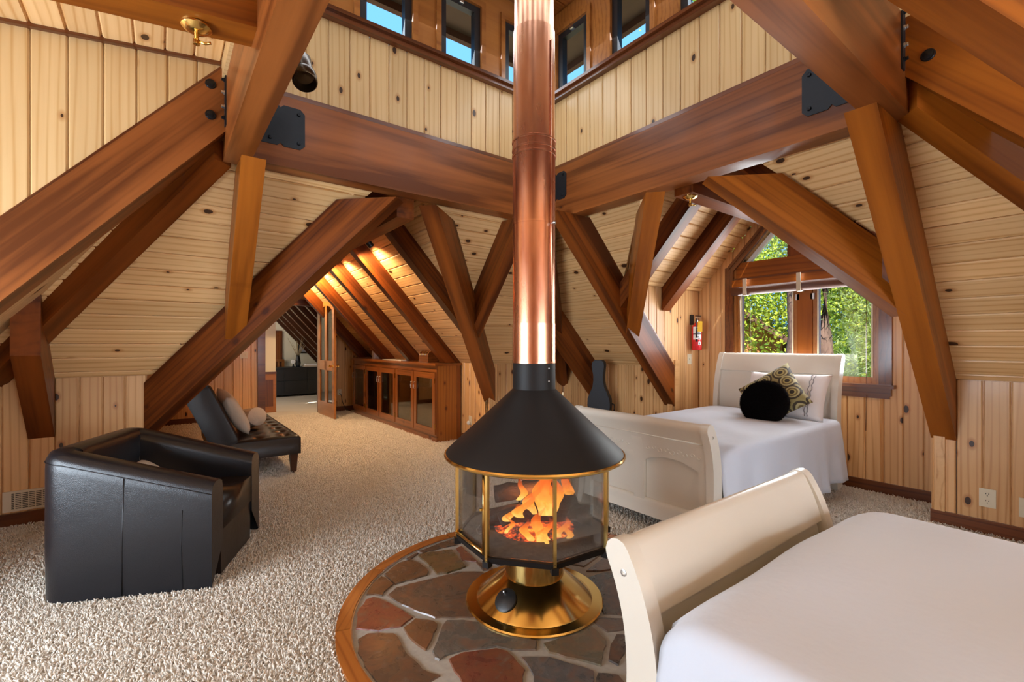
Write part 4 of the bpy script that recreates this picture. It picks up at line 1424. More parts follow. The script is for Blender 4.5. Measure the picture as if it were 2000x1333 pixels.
# logs and fire
def fr(x, s_, z):   # stove frame: s_ to the camera's right, x toward the camera
    p = Vector((HX, HY, 0)) + view * x - side * -s_
    return Vector((HX + view.x * x + side.x * s_, HY + view.y * x + side.y * s_, z))
def log(a, b, r, label, mat='bark_log'):
    a, b = Vector(a), Vector(b)
    d = (b - a).normalized()
    rr = random.Random(int(r * 1e5) + int(a.z * 999))
    n = 9
    pts = [a + (b - a) * k / (n - 1) + Vector((rr.uniform(-1, 1), rr.uniform(-1, 1), rr.uniform(-1, 1))) * .006 for k in range(n)]
    o = tube('fire_log', pts, [r * rr.uniform(.86, 1.1) for _ in range(n)], mat, None, 9)
    return tag(o, label, 'log')
side_r = side
log(fr(.0, -.24, .43), fr(-.02, .22, .47), .05, 'charred log lying level at the bottom of the fire')
log(fr(.12, -.17, .47), fr(.04, .20, .56), .042, 'split log slanting across the front of the fire')
log(fr(-.10, -.22, .53), fr(-.12, .12, .56), .048, 'reddish log lying across the back of the fire')
log(fr(-.04, .05, .50), fr(-.02, .30, .44), .05, 'glowing log on the right of the fire')
log(fr(.10, -.29, .40), fr(.05, -.18, .46), .018, 'thin charred stick at the left of the firebed')
em_ = lathe('ember_bed', [(0, .03), (.08, .026), (.16, .012), (.21, 0)], 'ember', None, 24, loc=(HX, HY, .395))
tag(em_, 'glowing ember bed under the fire logs', 'embers')
fire = thing('fire', 'orange flames burning on the logs inside the glass stove', 'fire', (HX, HY, .41))
def flame(x, s_, z, w, h_, lean=0., sd=0):
    rr = random.Random(sd)
    base_ = fr(x, s_, z) - Vector((HX, HY, .41))
    n, m_ = 12, 8
    verts, faces = [], []
    for k in range(n + 1):
        t_ = k / n
        r_ = w * (math.sin(PI * min(1, t_ * .82 + .18)) ** .8) * (1 - t_) ** .35 if t_ < 1 else 0
        off = side * (lean * t_ * t_ + .018 * math.sin(t_ * 7 + sd)) + view * (.01 * math.sin(t_ * 5 + sd * 2))
        c_ = off + Vector((0, 0, h_ * t_))
        for i in range(m_):
            a = 2 * PI * i / m_
            verts.append(c_ + side * r_ * math.cos(a) + view * r_ * .4 * math.sin(a))
    for k in range(n):
        for i in range(m_):
            j = (i + 1) % m_
            faces.append((k * m_ + i, k * m_ + j, (k + 1) * m_ + j, (k + 1) * m_ + i))
    o = mesh_obj('flame', verts, faces, 'flame', fire, True)
    o.location = base_
FL = [(.14, .075, .50, .040, .26, -.01), (.13, .03, .50, .036, .22, .03), (.13, -.02, .50, .034, .17, .06), (.15, -.07, .49, .034, .12, .08), (.15, -.12, .475, .030, .09, .07),
      (.12, .115, .52, .026, .22, -.02), (.06, .16, .53, .032, .20, .03), (.19, .02, .395, .034, .17, .02), (.20, -.03, .395, .026, .12, -.02), (.19, .06, .395, .024, .12, .01),
      (.17, .13, .41, .024, .10, .05), (.17, -.12, .42, .014, .10, 0), (.08, -.07, .55, .022, .13, .03), (.16, .16, .40, .02, .09, .02), (.21, .045, .39, .016, .09, -.02), (.10, .05, .54, .05, .20, .0)]
for i, (x, s_, z, w, h_, ln) in enumerate(FL):
    flame(x, s_, z, w, h_, ln, i)
light('fire_glow', 'POINT', tuple(fr(.02, .02, .56)), (0, 0, 0), 3.0, (1, .42, .10), .06)
# ================================================================== black club armchair
ch = thing('club_armchair', 'black leather club armchair with sloping arms in front of the left knee wall', 'armchair', (.015, 3.565, 0), math.atan2(-.41, .91))
ch.scale = (1.03, 1.03, 1.0)
# footprint: front toward +x
hw, dp = .40, .40
path = []
R_ = .13
th_ = .075
def upath():
    pts = []
    inner = hw - th_
    for k in range(7):
        x = dp - .002 - k * (2 * dp - R_ - th_ * .0) / 6
        pts.append((x, -inner, 0, -1))
    cx, cy = -dp + R_ + 0, -inner + (R_ - th_)
    rr = R_ - th_
    for k in range(1, 7):
        a = -PI / 2 - k * PI / 14
        a = -PI / 2 - (k / 6) * PI / 2
        pts.append((cx + rr * math.cos(a), cy + rr * math.sin(a), math.cos(a), math.sin(a)))
    yb = -cy
    for k in range(1, 8):
        y = cy + (yb - cy) * k / 8
        pts.append((cx - rr, y, -1, 0))
    for k in range(0, 7):
        a = PI - (k / 6) * PI / 2
        pts.append((cx + rr * math.cos(a), yb + rr * math.sin(a), math.cos(a), math.sin(a)))
    for k in range(6, -1, -1):
        x = dp - .002 - k * (2 * dp - R_) / 6
        if x > cx + .01:
            pts.append((x, inner, 0, 1))
    return pts
UP = upath()
def topz(x): return .58 + (dp - x) / (2 * dp) * .235
secs = []
for (x, y, nx, ny) in UP:
    zt = topz(x)
    prof = [(th_, .012), (th_ + .004, .25), (th_ + .003, zt - .10), (th_, zt - .045), (th_ * .80, zt - .014), (th_ * .35, zt), (-th_ * .35, zt), (-th_ * .85, zt - .018), (-th_, zt - .06), (-th_ * 1.0, .30), (-th_ * .98, .20)]
    secs.append([(x + nx * o_, y + ny * o_, z) for o_, z in prof])
verts = [p for s_ in secs for p in s_]
m_ = len(secs[0])
faces = []
for i in range(len(secs) - 1):
    for k in range(m_ - 1):
        faces.append((i * m_ + k, (i + 1) * m_ + k, (i + 1) * m_ + k + 1, i * m_ + k + 1))
n0 = (len(secs) - 1) * m_
faces.append(tuple(range(m_)))
faces.append(tuple(n0 + k for k in range(m_))[::-1])
sh = mesh_obj('shell', verts, faces, 'leather', ch, True)
sh.data.set_sharp_from_angle(angle=math.radians(50))
# fix facing
bm = bmesh.new()
bm.from_mesh(sh.data)
bmesh.ops.recalc_face_normals(bm, faces=bm.faces[:])
bm.to_mesh(sh.data)
bm.free()
bx = box('seat_cushion', -.27, .395, -.245, .245, .27, .445, 'leather_brown', ch, .04, 4, smooth=True)
box('front_panel', .30, .388, -.25, .25, .015, .285, 'leather_brown', ch, .012, 2)
box('base', -.36, .36, -.30, .30, .01, .20, 'matte_black', ch)
tube('top_seam', [(x + nx * (th_ + .003), y + ny * (th_ + .003), topz(x) - .058) for x, y, nx, ny in UP], .0028, 'leather', ch, 5)
for yy, sg in ((-.40, -1), (.40, 1)):
    tube('side_seam', [(-.015, yy - sg * -.003, .02), (-.012, yy + sg * .004, .3), (-.005, yy + sg * .003, topz(0) - .06)], .0028, 'leather', ch, 5)
tube('side_seam', [(.26, -.405, .02), (.255, -.405, .25), (.26, -.404, .45)], .0018, 'leather', ch, 5)
tube('inner_seam', [(-.23, .20, .44), (-.25, .245, .6), (-.262, .262, .74)], .003, 'leather_brown', ch, 5)
p_ = pillow('cushion', .34, .34, .12, 'pillow_cream')
p_.matrix_world = Matrix.Translation((-.06, 3.76, .475)) @ Matrix.Rotation(-.42, 4, 'Z') @ Matrix.Rotation(math.radians(35), 4, 'Y')
tag(p_, 'beige cushion lying inside the black armchair', 'cushion')

# ================================================================== tufted futon sofa in the passage
SX0, SX1, SY0, SY1 = .42, 1.165, 5.22, 7.15
fu = thing('futon_sofa', 'black tufted leather futon sofa along the left side of the passage', 'sofa', (SX0, SY0, 0))
def tufted(name, w, l, t_, nx, ny, parent, mat, M):
    """slab with button tufts on its top; x width, y length"""
    gx, gy = 36, 84
    bm = bmesh.new()
    top = []
    bt = [((i + .5) / nx * w, (j + .5) / ny * l) for i in range(nx) for j in range(ny)]
    for i in range(gx + 1):
        row = []
        for j in range(gy + 1):
            x, y = i / gx * w, j / gy * l
            e = min(x, w - x, y, l - y)
            z = t_ - (.028 * max(0, 1 - e / .03) ** 2)
            for bx_, by_ in bt:
                d2 = (x - bx_) ** 2 + (y - by_) ** 2
                if d2 < .012:
                    z -= .030 * math.exp(-d2 / .0026)
            row.append(bm.verts.new((x, y, z)))
        top.append(row)
    for i in range(gx):
        for j in range(gy):
            bm.faces.new((top[i][j], top[i + 1][j], top[i + 1][j + 1], top[i][j + 1]))
    border = [top[i][0] for i in range(gx + 1)] + [top[gx][j] for j in range(1, gy + 1)] + [top[i][gy] for i in range(gx - 1, -1, -1)] + [top[0][j] for j in range(gy - 1, 0, -1)]
    low = [bm.verts.new((v.co.x, v.co.y, .012)) for v in border]
    n = len(border)
    for i in range(n):
        j = (i + 1) % n
        bm.faces.new((border[j], border[i], low[i], low[j]))
    bm.faces.new(low[::-1])
    o = bm_obj(name, bm, mat, parent, True)
    o.data.set_sharp_from_angle(angle=math.radians(55))
    o.matrix_local = M
    for bx_, by_ in bt:
        lathe('button', [(0, .006), (.010, .004), (.012, 0)], mat, o, 8, loc=(bx_, by_, t_ - .031))
    return o
seat_ = tufted('seat', SX1 - SX0, SY1 - SY0, .205, 3, 8, fu, 'leather_brown', Matrix.Translation((0, 0, .19)))
tilt = math.radians(66)
tufted('backrest', .62, SY1 - SY0, .25, 2, 8, fu, 'leather', Matrix.Translation((-.03, 0, .298)) @ Matrix.Rotation(PI, 4, 'Z') @ Matrix.Translation((0, -(SY1 - SY0), 0)) @ Matrix.Rotation(-tilt, 4, 'Y'))
for x, y in ((.05, .06), (SX1 - SX0 - .06, .06), (.05, SY1 - SY0 - .06), (SX1 - SX0 - .06, SY1 - SY0 - .06)):
    loft('leg', [[(x + a * .024, y + b * .024, 0) for a, b in ((-1, -1), (1, -1), (1, 1), (-1, 1))], [(x + a * .038, y + b * .038, .2) for a, b in ((-1, -1), (1, -1), (1, 1), (-1, 1))]], 'dark_leg', fu)
box('back_hinge', -.02, .06, .1, SY1 - SY0 - .1, .19, .36, 'matte_black', fu)
p_ = pillow('throw_pillow', .46, .44, .15, 'pillow_cream')
p_.matrix_world = Matrix.Translation((.60, 5.66, .645)) @ Matrix.Rotation(math.radians(62), 4, 'Y') @ Matrix.Rotation(.2, 4, 'Z')
tag(p_, 'cream square pillow leaning on the futon backrest', 'pillow')
bl_ = lathe('bolster_pillow', [(0, -.19), (.07, -.185), (.10, -.165), (.105, 0), (.10, .165), (.07, .185), (0, .19)], 'pillow_cream', None, 28)
bl_.matrix_world = Matrix.Translation((.80, 5.98, .515)) @ Matrix.Rotation(math.radians(80), 4, 'X') @ Matrix.Rotation(.3, 4, 'Y')
tag(bl_, 'round cream bolster pillow lying on the futon seat', 'pillow')
p_ = pillow('throw_pillow', .42, .40, .13, 'bronze')
p_.data.materials[0] = MATS['fur_black']
p_.matrix_world = Matrix.Translation((.34, 6.15, .86)) @ Matrix.Rotation(math.radians(50), 4, 'Y')
tag(p_, 'dark pillow on top of the futon backrest under the slanting timber', 'pillow')
# wooden box behind the futon
wb = thing('wooden_crate', 'small wooden crate on the floor behind the futon', 'crate', (.28, 5.05, 0), .1)
box('panel', -.10, .10, -.10, -.085, 0, .36, 'pine_wall', wb)
box('panel', -.10, .10, .085, .10, 0, .36, 'pine_wall', wb)
box('panel', -.10, -.085, -.085, .085, 0, .36, 'pine_wall', wb)
box('panel', .085, .10, -.085, .085, 0, .36, 'pine_wall', wb)

# ================================================================== sleigh beds
BWD = 1.19
def s_curve(h_, bulge, roll):
    """sleigh profile, from floor to the rolled top: (x outward negative, z)"""
    pts = []
    n = 22
    for k in range(n + 1):
        t_ = k / n
        z = .02 + (h_ - .05) * t_
        x = -bulge * (max(0, (t_ - .52) / .48) ** 2.4) - .030 * (max(0, (.25 - t_) / .25) ** 2)
        pts.append((x, z))
    return pts
def thick_profile(pts, th0, th1=None):
    """closed outline around a profile line"""
    out, inn = [], []
    n = len(pts)
    for i, (x, z) in enumerate(pts):
        a = pts[max(i - 1, 0)]
        b = pts[min(i + 1, n - 1)]
        dx, dz_ = b[0] - a[0], b[1] - a[1]
        L = math.hypot(dx, dz_)
        nx, nz_ = -dz_ / L, dx / L
        t_ = (th0 + (th1 - th0) * i / (n - 1)) if th1 else th0
        out.append((x + nx * t_ / 2, z + nz_ * t_ / 2))
        inn.append((x - nx * t_ / 2, z - nz_ * t_ / 2))
    # rounded top
    tx, tz = pts[-1]
    dx, dz_ = pts[-1][0] - pts[-2][0], pts[-1][1] - pts[-2][1]
    a0 = math.atan2(inn[-1][1] - tz, inn[-1][0] - tx)
    r_ = math.hypot(inn[-1][0] - tx, inn[-1][1] - tz)
    cap_ = [(tx + r_ * math.cos(a0 + PI * k / 6), tz + r_ * math.sin(a0 + PI * k / 6)) for k in range(1, 6)]
    return inn + cap_ + out[::-1]
def extrude_xz(name, outline, y0, y1, mat, parent, smooth=True, bev=0.):
    bm = bmesh.new()
    A = [bm.verts.new((x, y0, z)) for x, z in outline]
    B = [bm.verts.new((x, y1, z)) for x, z in outline]
    n = len(A)
    bm.faces.new(A)
    bm.faces.new(B[::-1])
    for i in range(n):
        j = (i + 1) % n
        bm.faces.new((A[i], A[j], B[j], B[i]))
    if bev:
        bevel_all(bm, bev, 2, 60)
    o = bm_obj(name, bm, mat, parent, smooth)
    o.data.set_sharp_from_angle(angle=math.radians(40))
    return o
def interp(pts, z):
    for (xa, za), (xb, zb_) in zip(pts, pts[1:]):
        if za <= z <= zb_:
            return xa + (xb - xa) * (z - za) / (zb_ - za)
    return pts[-1][0]
def sub_curve(pts, z0, z1, n=12):
    return [(interp(pts, z0 + (z1 - z0) * k / n), z0 + (z1 - z0) * k / n) for k in range(n + 1)]
def board(nm, parent, h_, bulge, sgn, carve):
    """foot- or headboard in local coordinates; sgn=-1 mirrors it for the head"""
    pr_ = s_curve(h_, bulge, .05)
    fl = lambda q: [(sgn * x, z) for x, z in q]
    fo_ = lambda q: [(sgn * (x - .014), z) for x, z in q]
    root = extrude_xz(nm, fl(thick_profile(sub_curve(pr_, .12, h_ - .07, 18), .014)), .05, BWD - .05, 'cream_paint', parent)
    for y0, y1 in ((0, .052), (BWD - .052, BWD)):
        extrude_xz('side_post', fl(thick_profile(pr_, .125, .085)), y0, y1, 'cream_paint', root, bev=.008)
    extrude_xz('top_roll', fl(thick_profile(sub_curve(pr_, h_ - .19, h_ - .028, 10), .058, .07)), .05, BWD - .05, 'cream_paint', root)
    extrude_xz('lower_rail', fo_(thick_profile(sub_curve(pr_, .10, .20, 4), .048)), .05, BWD - .05, 'cream_paint', root)
    extrude_xz('middle_stile', fo_(thick_profile(sub_curve(pr_, .19, h_ - .15, 10), .042)), BWD / 2 - .045, BWD / 2 + .045, 'cream_paint', root)
    extrude_xz('upper_rail', fo_(thick_profile(sub_curve(pr_, h_ - .27, h_ - .13, 8), .042)), .05, BWD - .05, 'cream_paint', root)
    for yb_ in (.052, BWD - .115):
        extrude_xz('stile', fo_(thick_profile(sub_curve(pr_, .19, h_ - .15, 10), .042)), yb_, yb_ + .063, 'cream_paint', root)
    # arched heads of the two sunk panels
    for y0, y1 in ((.115, BWD / 2 - .045), (BWD / 2 + .045, BWD - .115)):
        zz = h_ - .27
        bm = bmesh.new()
        for face in (1, -1):
            pass
        n = 14
        ring_ = []
        for k in range(n + 1):
            t_ = k / n
            y = y0 + (y1 - y0) * t_
            drop = .055 * (2 * t_ - 1) ** 2
            ring_.append((y, zz - drop))
        for face in (-.021, .021):
            A = [bm.verts.new((sgn * (interp(pr_, z) + face - .014), y, z)) for y, z in ring_]
            B = [bm.verts.new((sgn * (interp(pr_, zz + .006) + face - .014), y, zz + .006)) for y, z in ring_]
            for k in range(n):
                bm.faces.new((A[k], A[k + 1], B[k + 1], B[k]))
            if face < 0:
                A0 = A
            else:
                for k in range(n):
                    bm.faces.new((A0[k], A0[k + 1], A[k + 1], A[k]))
        bm_obj('arched_rail', bm, 'cream_paint', root)
    if carve:
        for half in (0, 1):
            yc = .30 if half == 0 else BWD - .30
            for k in range(9):
                y = yc - .20 + k * .05
                rad = .015 + .008 * (1 - abs(k - 4) / 4)
                zc_ = h_ - .225 + .006 * (k % 2)
                xx = sgn * (interp(pr_, zc_) - .037)
                pts = []
                for q in range(14):
                    a = q / 13 * 4.6 + (0 if k % 2 else PI)
                    r_ = rad * (1 - q / 22)
                    pts.append((xx, y + r_ * math.cos(a) * (1 if half else -1), zc_ + r_ * math.sin(a)))
                tube('carved_scroll', pts, .0035, 'cream_paint', root, 5)
        for zz in (h_ - .128,):
            xx = sgn * (interp(pr_, zz) - .036)
            tube('bead', [(xx, .06, zz), (xx, BWD - .06, zz)], .005, 'cream_paint', root, 6)
    for y0, y1 in ((0, -.004), (BWD, BWD + .004)):
        zt = h_ - .075
        o_ = lathe('screw_hole', [(.010, 0), (.010, .002), (.006, .003), (.005, -.002), (0, -.002)], 'steel', root, 12, loc=(sgn * (interp(pr_, zt) + .0), y0, zt), M=Matrix.Rotation(PI / 2 if y0 == 0 else -PI / 2, 4, 'X'), caps=False)
    return root
def bed(loc, rz, label, foot_h, head_h, length):
    b_ = thing('sleigh_bed', label, 'bed', loc, rz)
    board('footboard', b_, foot_h, .085, 1, True)
    hb_ = board('headboard', b_, head_h, .11, -1, False)
    hb_.location = (length, 0, 0)
    for y0, y1 in ((.02, .05), (BWD - .05, BWD - .02)):
        box('side_rail', .02, length - .02, y0, y1, .12, .30, 'cream_paint', b_, .006)
    box('under_bed_drawer', .25, length - .12, .07, BWD - .07, .015, .115, 'casing', b_, .006)
    box('mattress', .13, length - .05, .08, BWD - .08, .30, .58, 'pillow_white', b_, .04, 3)
    return b_
def spread(name, label, loc, rz, length, w, zt, hem, side_over=.045, seed=1, foot_tuck=.10):
    """bedspread: over the top and down both long sides, in folds"""
    rr = random.Random(seed)
    ph = [rr.uniform(0, 6.28) for _ in range(6)]
    nx = 70
    prof = []
    drop = zt - hem
    for k in range(13):
        t_ = k / 12
        prof.append((-side_over - .028 * (1 - t_) ** .7, hem + (drop - .06) * t_, 1 - t_))
    for k in range(1, 7):
        a = PI - k / 6 * PI / 2
        prof.append((-side_over + .055 + .055 * math.cos(a), zt - .055 + .055 * math.sin(a), 0))
    ntop = 22
    for k in range(1, ntop):
        prof.append((-side_over + .055 + (w + 2 * side_over - .11) * k / ntop, zt + .018 * math.sin(PI * k / ntop), -1))
    left = [(w - y, z, f) for y, z, f in prof[:19]][::-1]
    prof = prof + left
    verts, faces = [], []
    m_ = len(prof)
    for i in range(nx + 1):
        t_ = i / nx
        x = foot_tuck + (length - foot_tuck) * t_
        for (y, z, f) in prof:
            wv = 0
            if f >= 0:
                fold = math.sin(x * 13 + ph[0]) * .5 + math.sin(x * 23 + ph[1]) * .3 + math.sin(x * 41 + ph[2]) * .12
                sg = -1 if y < w / 2 else 1
                y2 = y + sg * (.048 * f * fold + .02 * f)
                z2 = z + (.012 * math.sin(x * 9 + ph[3]) * f)
            else:
                y2 = y
                z2 = z + .006 * math.sin(x * 6 + y * 9 + ph[4]) + .004 * math.sin(x * 13 - y * 6 + ph[5])
                e = min(1, t_ / .10)
                z2 -= .10 * (1 - e) ** 2.4
            if f >= 0:
                e = min(1, t_ / .10)
                z2 -= .10 * (1 - e) ** 2.4 * (1 - max(0, f) )
                y2 += (1 if y < w / 2 else -1) * .05 * (1 - e) ** 2
            verts.append((x, y2, z2))
    for i in range(nx):
        for k in range(m_ - 1):
            faces.append((i * m_ + k, (i + 1) * m_ + k, (i + 1) * m_ + k + 1, i * m_ + k + 1))
    # close the foot end
    o = mesh_obj(name, verts, faces, 'linen', None, True)
    o.location = loc
    o.rotation_euler = (0, 0, rz)
    md = o.modifiers.new('solid', 'SOLIDIFY')
    md.thickness = .012
    md.offset = -1
    return tag(o, label, 'bedspread')
# far bed: foot at x=2.84, head at the gable window; y from 1.58 to 2.77
bed((2.86, 1.585, 0), 0, 'cream painted sleigh bed with its headboard under the gable window', .825, 1.245, 2.09)
spread('bedspread', 'white bedspread on the far bed under the window', (2.86, 1.585, 0), 0, 1.99, BWD, .665, .14, seed=3, foot_tuck=.045)
# near bed: foot end at y=.86, running toward the camera's right
BWD = 1.25
bed((1.03, .785, 0), -PI / 2, 'cream painted sleigh bed in the right foreground, seen from its foot end', .785, 1.2, 2.05)
spread('bedspread', 'white bedspread on the near bed in the right foreground', (1.03, .785, 0), -PI / 2, 1.95, BWD, .685, .10, seed=8, foot_tuck=.05)
# pillows on the far bed
p_ = pillow('bed_pillow', .72, .46, .17, 'pillow_white', 22)
p_.matrix_world = Matrix.Translation((4.70, 1.95, .865)) @ Matrix.Rotation(-PI / 2, 4, 'Z') @ Matrix.Rotation(math.radians(62), 4, 'X')
tag(p_, 'white pillow with an embroidered band leaning on the far headboard', 'pillow')
bpts = []
for off in (-.012, .012):
    pts = []
    for k in range(21):
        v_ = -.21 + .42 * k / 20
        u_ = .235
        prof = max(0, (1 - (u_ / .36) ** 4) * (1 - (v_ / .23) ** 4)) ** .5
        pts.append((u_ + off + .006 * math.sin(k * 1.9 + (0 if off < 0 else PI)), v_ * .97, .085 * prof + .003))
    tube('embroidery', pts, .0035, 'gray_fabric', p_, 5)
p_ = pillow('accent_pillow', .50, .50, .14, 'pillow_circles', 20)
p_.matrix_world = Matrix.Translation((4.50, 1.965, .875)) @ Matrix.Rotation(-PI / 2 - .10, 4, 'Z') @ Matrix.Rotation(math.radians(58), 4, 'X') @ Matrix.Rotation(math.radians(40), 4, 'Z')
tag(p_, 'olive pillow with a circle pattern set on its corner', 'pillow')
# round black fur cushion
fc = lathe('fur_cushion', [(0, -.10), (.09, -.098), (.16, -.08), (.195, -.04), (.205, 0), (.195, .04), (.16, .08), (.09, .098), (0, .10)], 'fur_black', None, 40)
fc.matrix_world = Matrix.Translation((4.32, 1.96, .82)) @ Matrix.Rotation(-PI / 2, 4, 'Z') @ Matrix.Rotation(math.radians(62), 4, 'X')
tag(fc, 'round black fur cushion in front of the patterned pillow', 'cushion')
rr = np.random.default_rng(5)
nf = 26000
th1 = rr.uniform(0, 2 * PI, nf)
r1 = np.sqrt(rr.uniform(0, 1, nf))
zz = np.sign(rr.uniform(-.35, 1, nf)) * .1 * np.sqrt(np.clip(1 - r1 ** 4, 0, 1))
base_ = np.stack([.203 * r1 * np.cos(th1), .203 * r1 * np.sin(th1), zz], 1)
nrm_ = base_ / np.array([.2, .2, .1]) ** 2
nrm_ /= np.linalg.norm(nrm_, axis=1, keepdims=True) + 1e-9
tan_ = rr.normal(0, 1, (nf, 3))
tan_ -= nrm_ * np.sum(tan_ * nrm_, 1, keepdims=True)
tan_ /= np.linalg.norm(tan_, axis=1, keepdims=True)
tip = base_ + nrm_ * .008 + rr.normal(0, .0035, (nf, 3))
vv = np.stack([base_ + tan_ * .0012, base_ - tan_ * .0012, tip], 1).reshape(-1, 3)
ff = [(3 * i, 3 * i + 1, 3 * i + 2) for i in range(nf)]
fo = mesh_obj('fur', vv.tolist(), ff, 'fur_black', fc)
fo['kind'] = 'stuff'

# ================================================================== cabinet with glass doors
CX0, CX1, CY0, CY1, CZ = 2.985, 3.36, 5.66, 9.05, 1.045
cb = thing('glass_cabinet', 'long low stained cabinet with glazed doors along the passage wall', 'cabinet', (CX0, CY0, 0))
W_, L_n = CX1 - CX0, CY1 - CY0
box('end_panel', .02, W_, 0, .022, 0, CZ, 'cabinet_side', cb, .003)
box('end_stile', W_ - .06, W_ + .004, -.006, .02, 0, CZ, 'cabinet_wood', cb, .003)
box('end_panel', .02, W_, L_n - .022, L_n, 0, CZ, 'cabinet_side', cb, .003)
box('back_panel', W_ - .012, W_, .022, L_n - .022, .09, CZ, 'cabinet_wood', cb)
box('floor_panel', .02, W_ - .012, .022, L_n - .022, .09, .11, 'cabinet_wood', cb)
box('shelf', .06, W_ - .012, .022, L_n - .022, .40, .418, 'cabinet_wood', cb)
box('shelf', .06, W_ - .012, .022, L_n - .022, .70, .718, 'cabinet_wood', cb)
box('plinth', .0, .02, 0, L_n, 0, .10, 'cabinet_wood', cb, .002)
box('top_rail', .0, .02, 0, L_n, CZ - .09, CZ, 'cabinet_wood', cb, .002)
box('worktop', -.035, W_ + .01, -.03, L_n + .02, CZ, CZ + .035, 'cabinet_wood', cb, .008)
nd = 5
dw = L_n / nd
for i in range(nd):
    y0, y1 = i * dw + .012, (i + 1) * dw - .012
    box('post', 0, .02, i * dw - .012 if i else 0, i * dw + .012, .10, CZ - .09, 'cabinet_wood', cb)
    dr = box('door', -.022, .0, y0, y0 + .075, .105, CZ - .095, 'cabinet_wood', cb, .003)
    inv = dr.matrix_basis.inverted()
    def sub(o_):
        o_.parent = dr
        o_.matrix_basis = inv @ o_.matrix_basis
        return o_
    sub(box('stile', -.022, .0, y1 - .075, y1, .105, CZ - .095, 'cabinet_wood', None, .003))
    sub(box('rail', -.022, .0, y0 + .075, y1 - .075, .105, .19, 'cabinet_wood', None, .003))
    sub(box('rail', -.022, .0, y0 + .075, y1 - .075, CZ - .175, CZ - .095, 'cabinet_wood', None, .003))
    sub(box('pane', -.013, -.009, y0 + .07, y1 - .07, .185, CZ - .17, 'cabinet_glass', None))
    hy = y1 - .035 if i % 2 == 0 else y0 + .035
    hz = CZ - .30
    sub(tube('handle', [(-.022, hy, hz + .05), (-.045, hy, hz + .045), (-.05, hy, hz), (-.045, hy, hz - .045), (-.022, hy, hz - .05)], .005, 'steel', None, 6))
    yh_ = y0 + .004 if i % 2 == 0 else y1 - .004
    for hz in (CZ - .2, .22):
        sub(box('hinge', -.028, -.018, yh_ - .006, yh_ + .006, hz - .035, hz + .035, 'brass_dark', None))
# a few things behind the glass
for i, (y, z, h_, r_, lab) in enumerate(((.5, .718, .14, .045, 'pale jar on the top shelf behind the nearest cabinet door'), (1.15, .418, .16, .05, 'pale jar on the lower shelf behind the second cabinet door'), (1.75, .718, .12, .05, 'pale bowl on the top shelf behind the middle cabinet door'), (2.95, .11, .25, .09, 'large pale vase at the bottom of the farthest cabinet bay'))):
    o = lathe('storage_jar', [(0, 0), (r_, 0), (r_ * 1.05, h_ * .6), (r_ * .8, h_ * .9), (r_ * .85, h_)], 'label_white', None, 20, loc=(CX0 + .20, CY0 + y, z + .001))
    tag(o, lab, 'jar')
# on the cabinet
o = mesh_obj('rock_crystal', [(.11 * math.cos(a) * w_, .09 * math.sin(a) * w_, z) for z, w_ in ((0, 1), (.12, 1.02), (.22, .72), (.30, .18)) for a in [2 * PI * k / 7 + z for k in range(7)]],
             [(r_ * 7 + k, r_ * 7 + (k + 1) % 7, (r_ + 1) * 7 + (k + 1) % 7, (r_ + 1) * 7 + k) for r_ in range(3) for k in range(7)] + [tuple(range(21, 28)), tuple(range(6, -1, -1))], 'rock_crystal')
o.location = (CX0 + .16, CY0 + 2.55, CZ + .035)
tag(o, 'pale pink crystal rock standing on the far end of the cabinet', 'rock')
o = thing('papers', 'white sheet of papers lying on the cabinet top', 'paper', (CX0 + .11, CY0 + 1.6, CZ + .036), .08)
box('sheet', -.11, .11, -.35, .30, 0, .006, 'paper', o)
o = thing('small_chest', 'small dark wooden chest with a rounded lid on the cabinet', 'box', (CX0 + .20, CY0 + .62, CZ + .036))
box('body', -.09, .09, -.15, .15, 0, .10, 'cabinet_wood', o, .006)
n = 10
vv = [(.09 * math.cos(PI * k / n), y, .10 + .07 * math.sin(PI * k / n)) for y in (-.15, .15) for k in range(n + 1)]
mesh_obj('lid', vv, [(k, k + 1, n + 2 + k, n + 1 + k) for k in range(n)] + [tuple(range(n + 1)), tuple(range(2 * n + 1, n, -1))], 'cabinet_wood', o)
for y in (-.10, 0, .10):
    vv = [(.094 * math.cos(PI * k / n), y + dy, .10 + .075 * math.sin(PI * k / n)) for dy in (-.012, .012) for k in range(n + 1)]
    mesh_obj('strap', vv, [(k, k + 1, n + 2 + k, n + 1 + k) for k in range(n)], 'brass_dark', o)

# ================================================================== open door at the end of the passage
dm = thing('door_1', None, None, (DO1 - .03, PYE - .04, 0), -PI / 2 + .02)
tag(dm, kind='structure')
DW, DH, DT = .98, 2.16, .04
out = [(0, .012), (DW, .012), (DW, DH - .20), (DW - .20, DH), (.20, DH), (0, DH - .20)]
bm = bmesh.new()
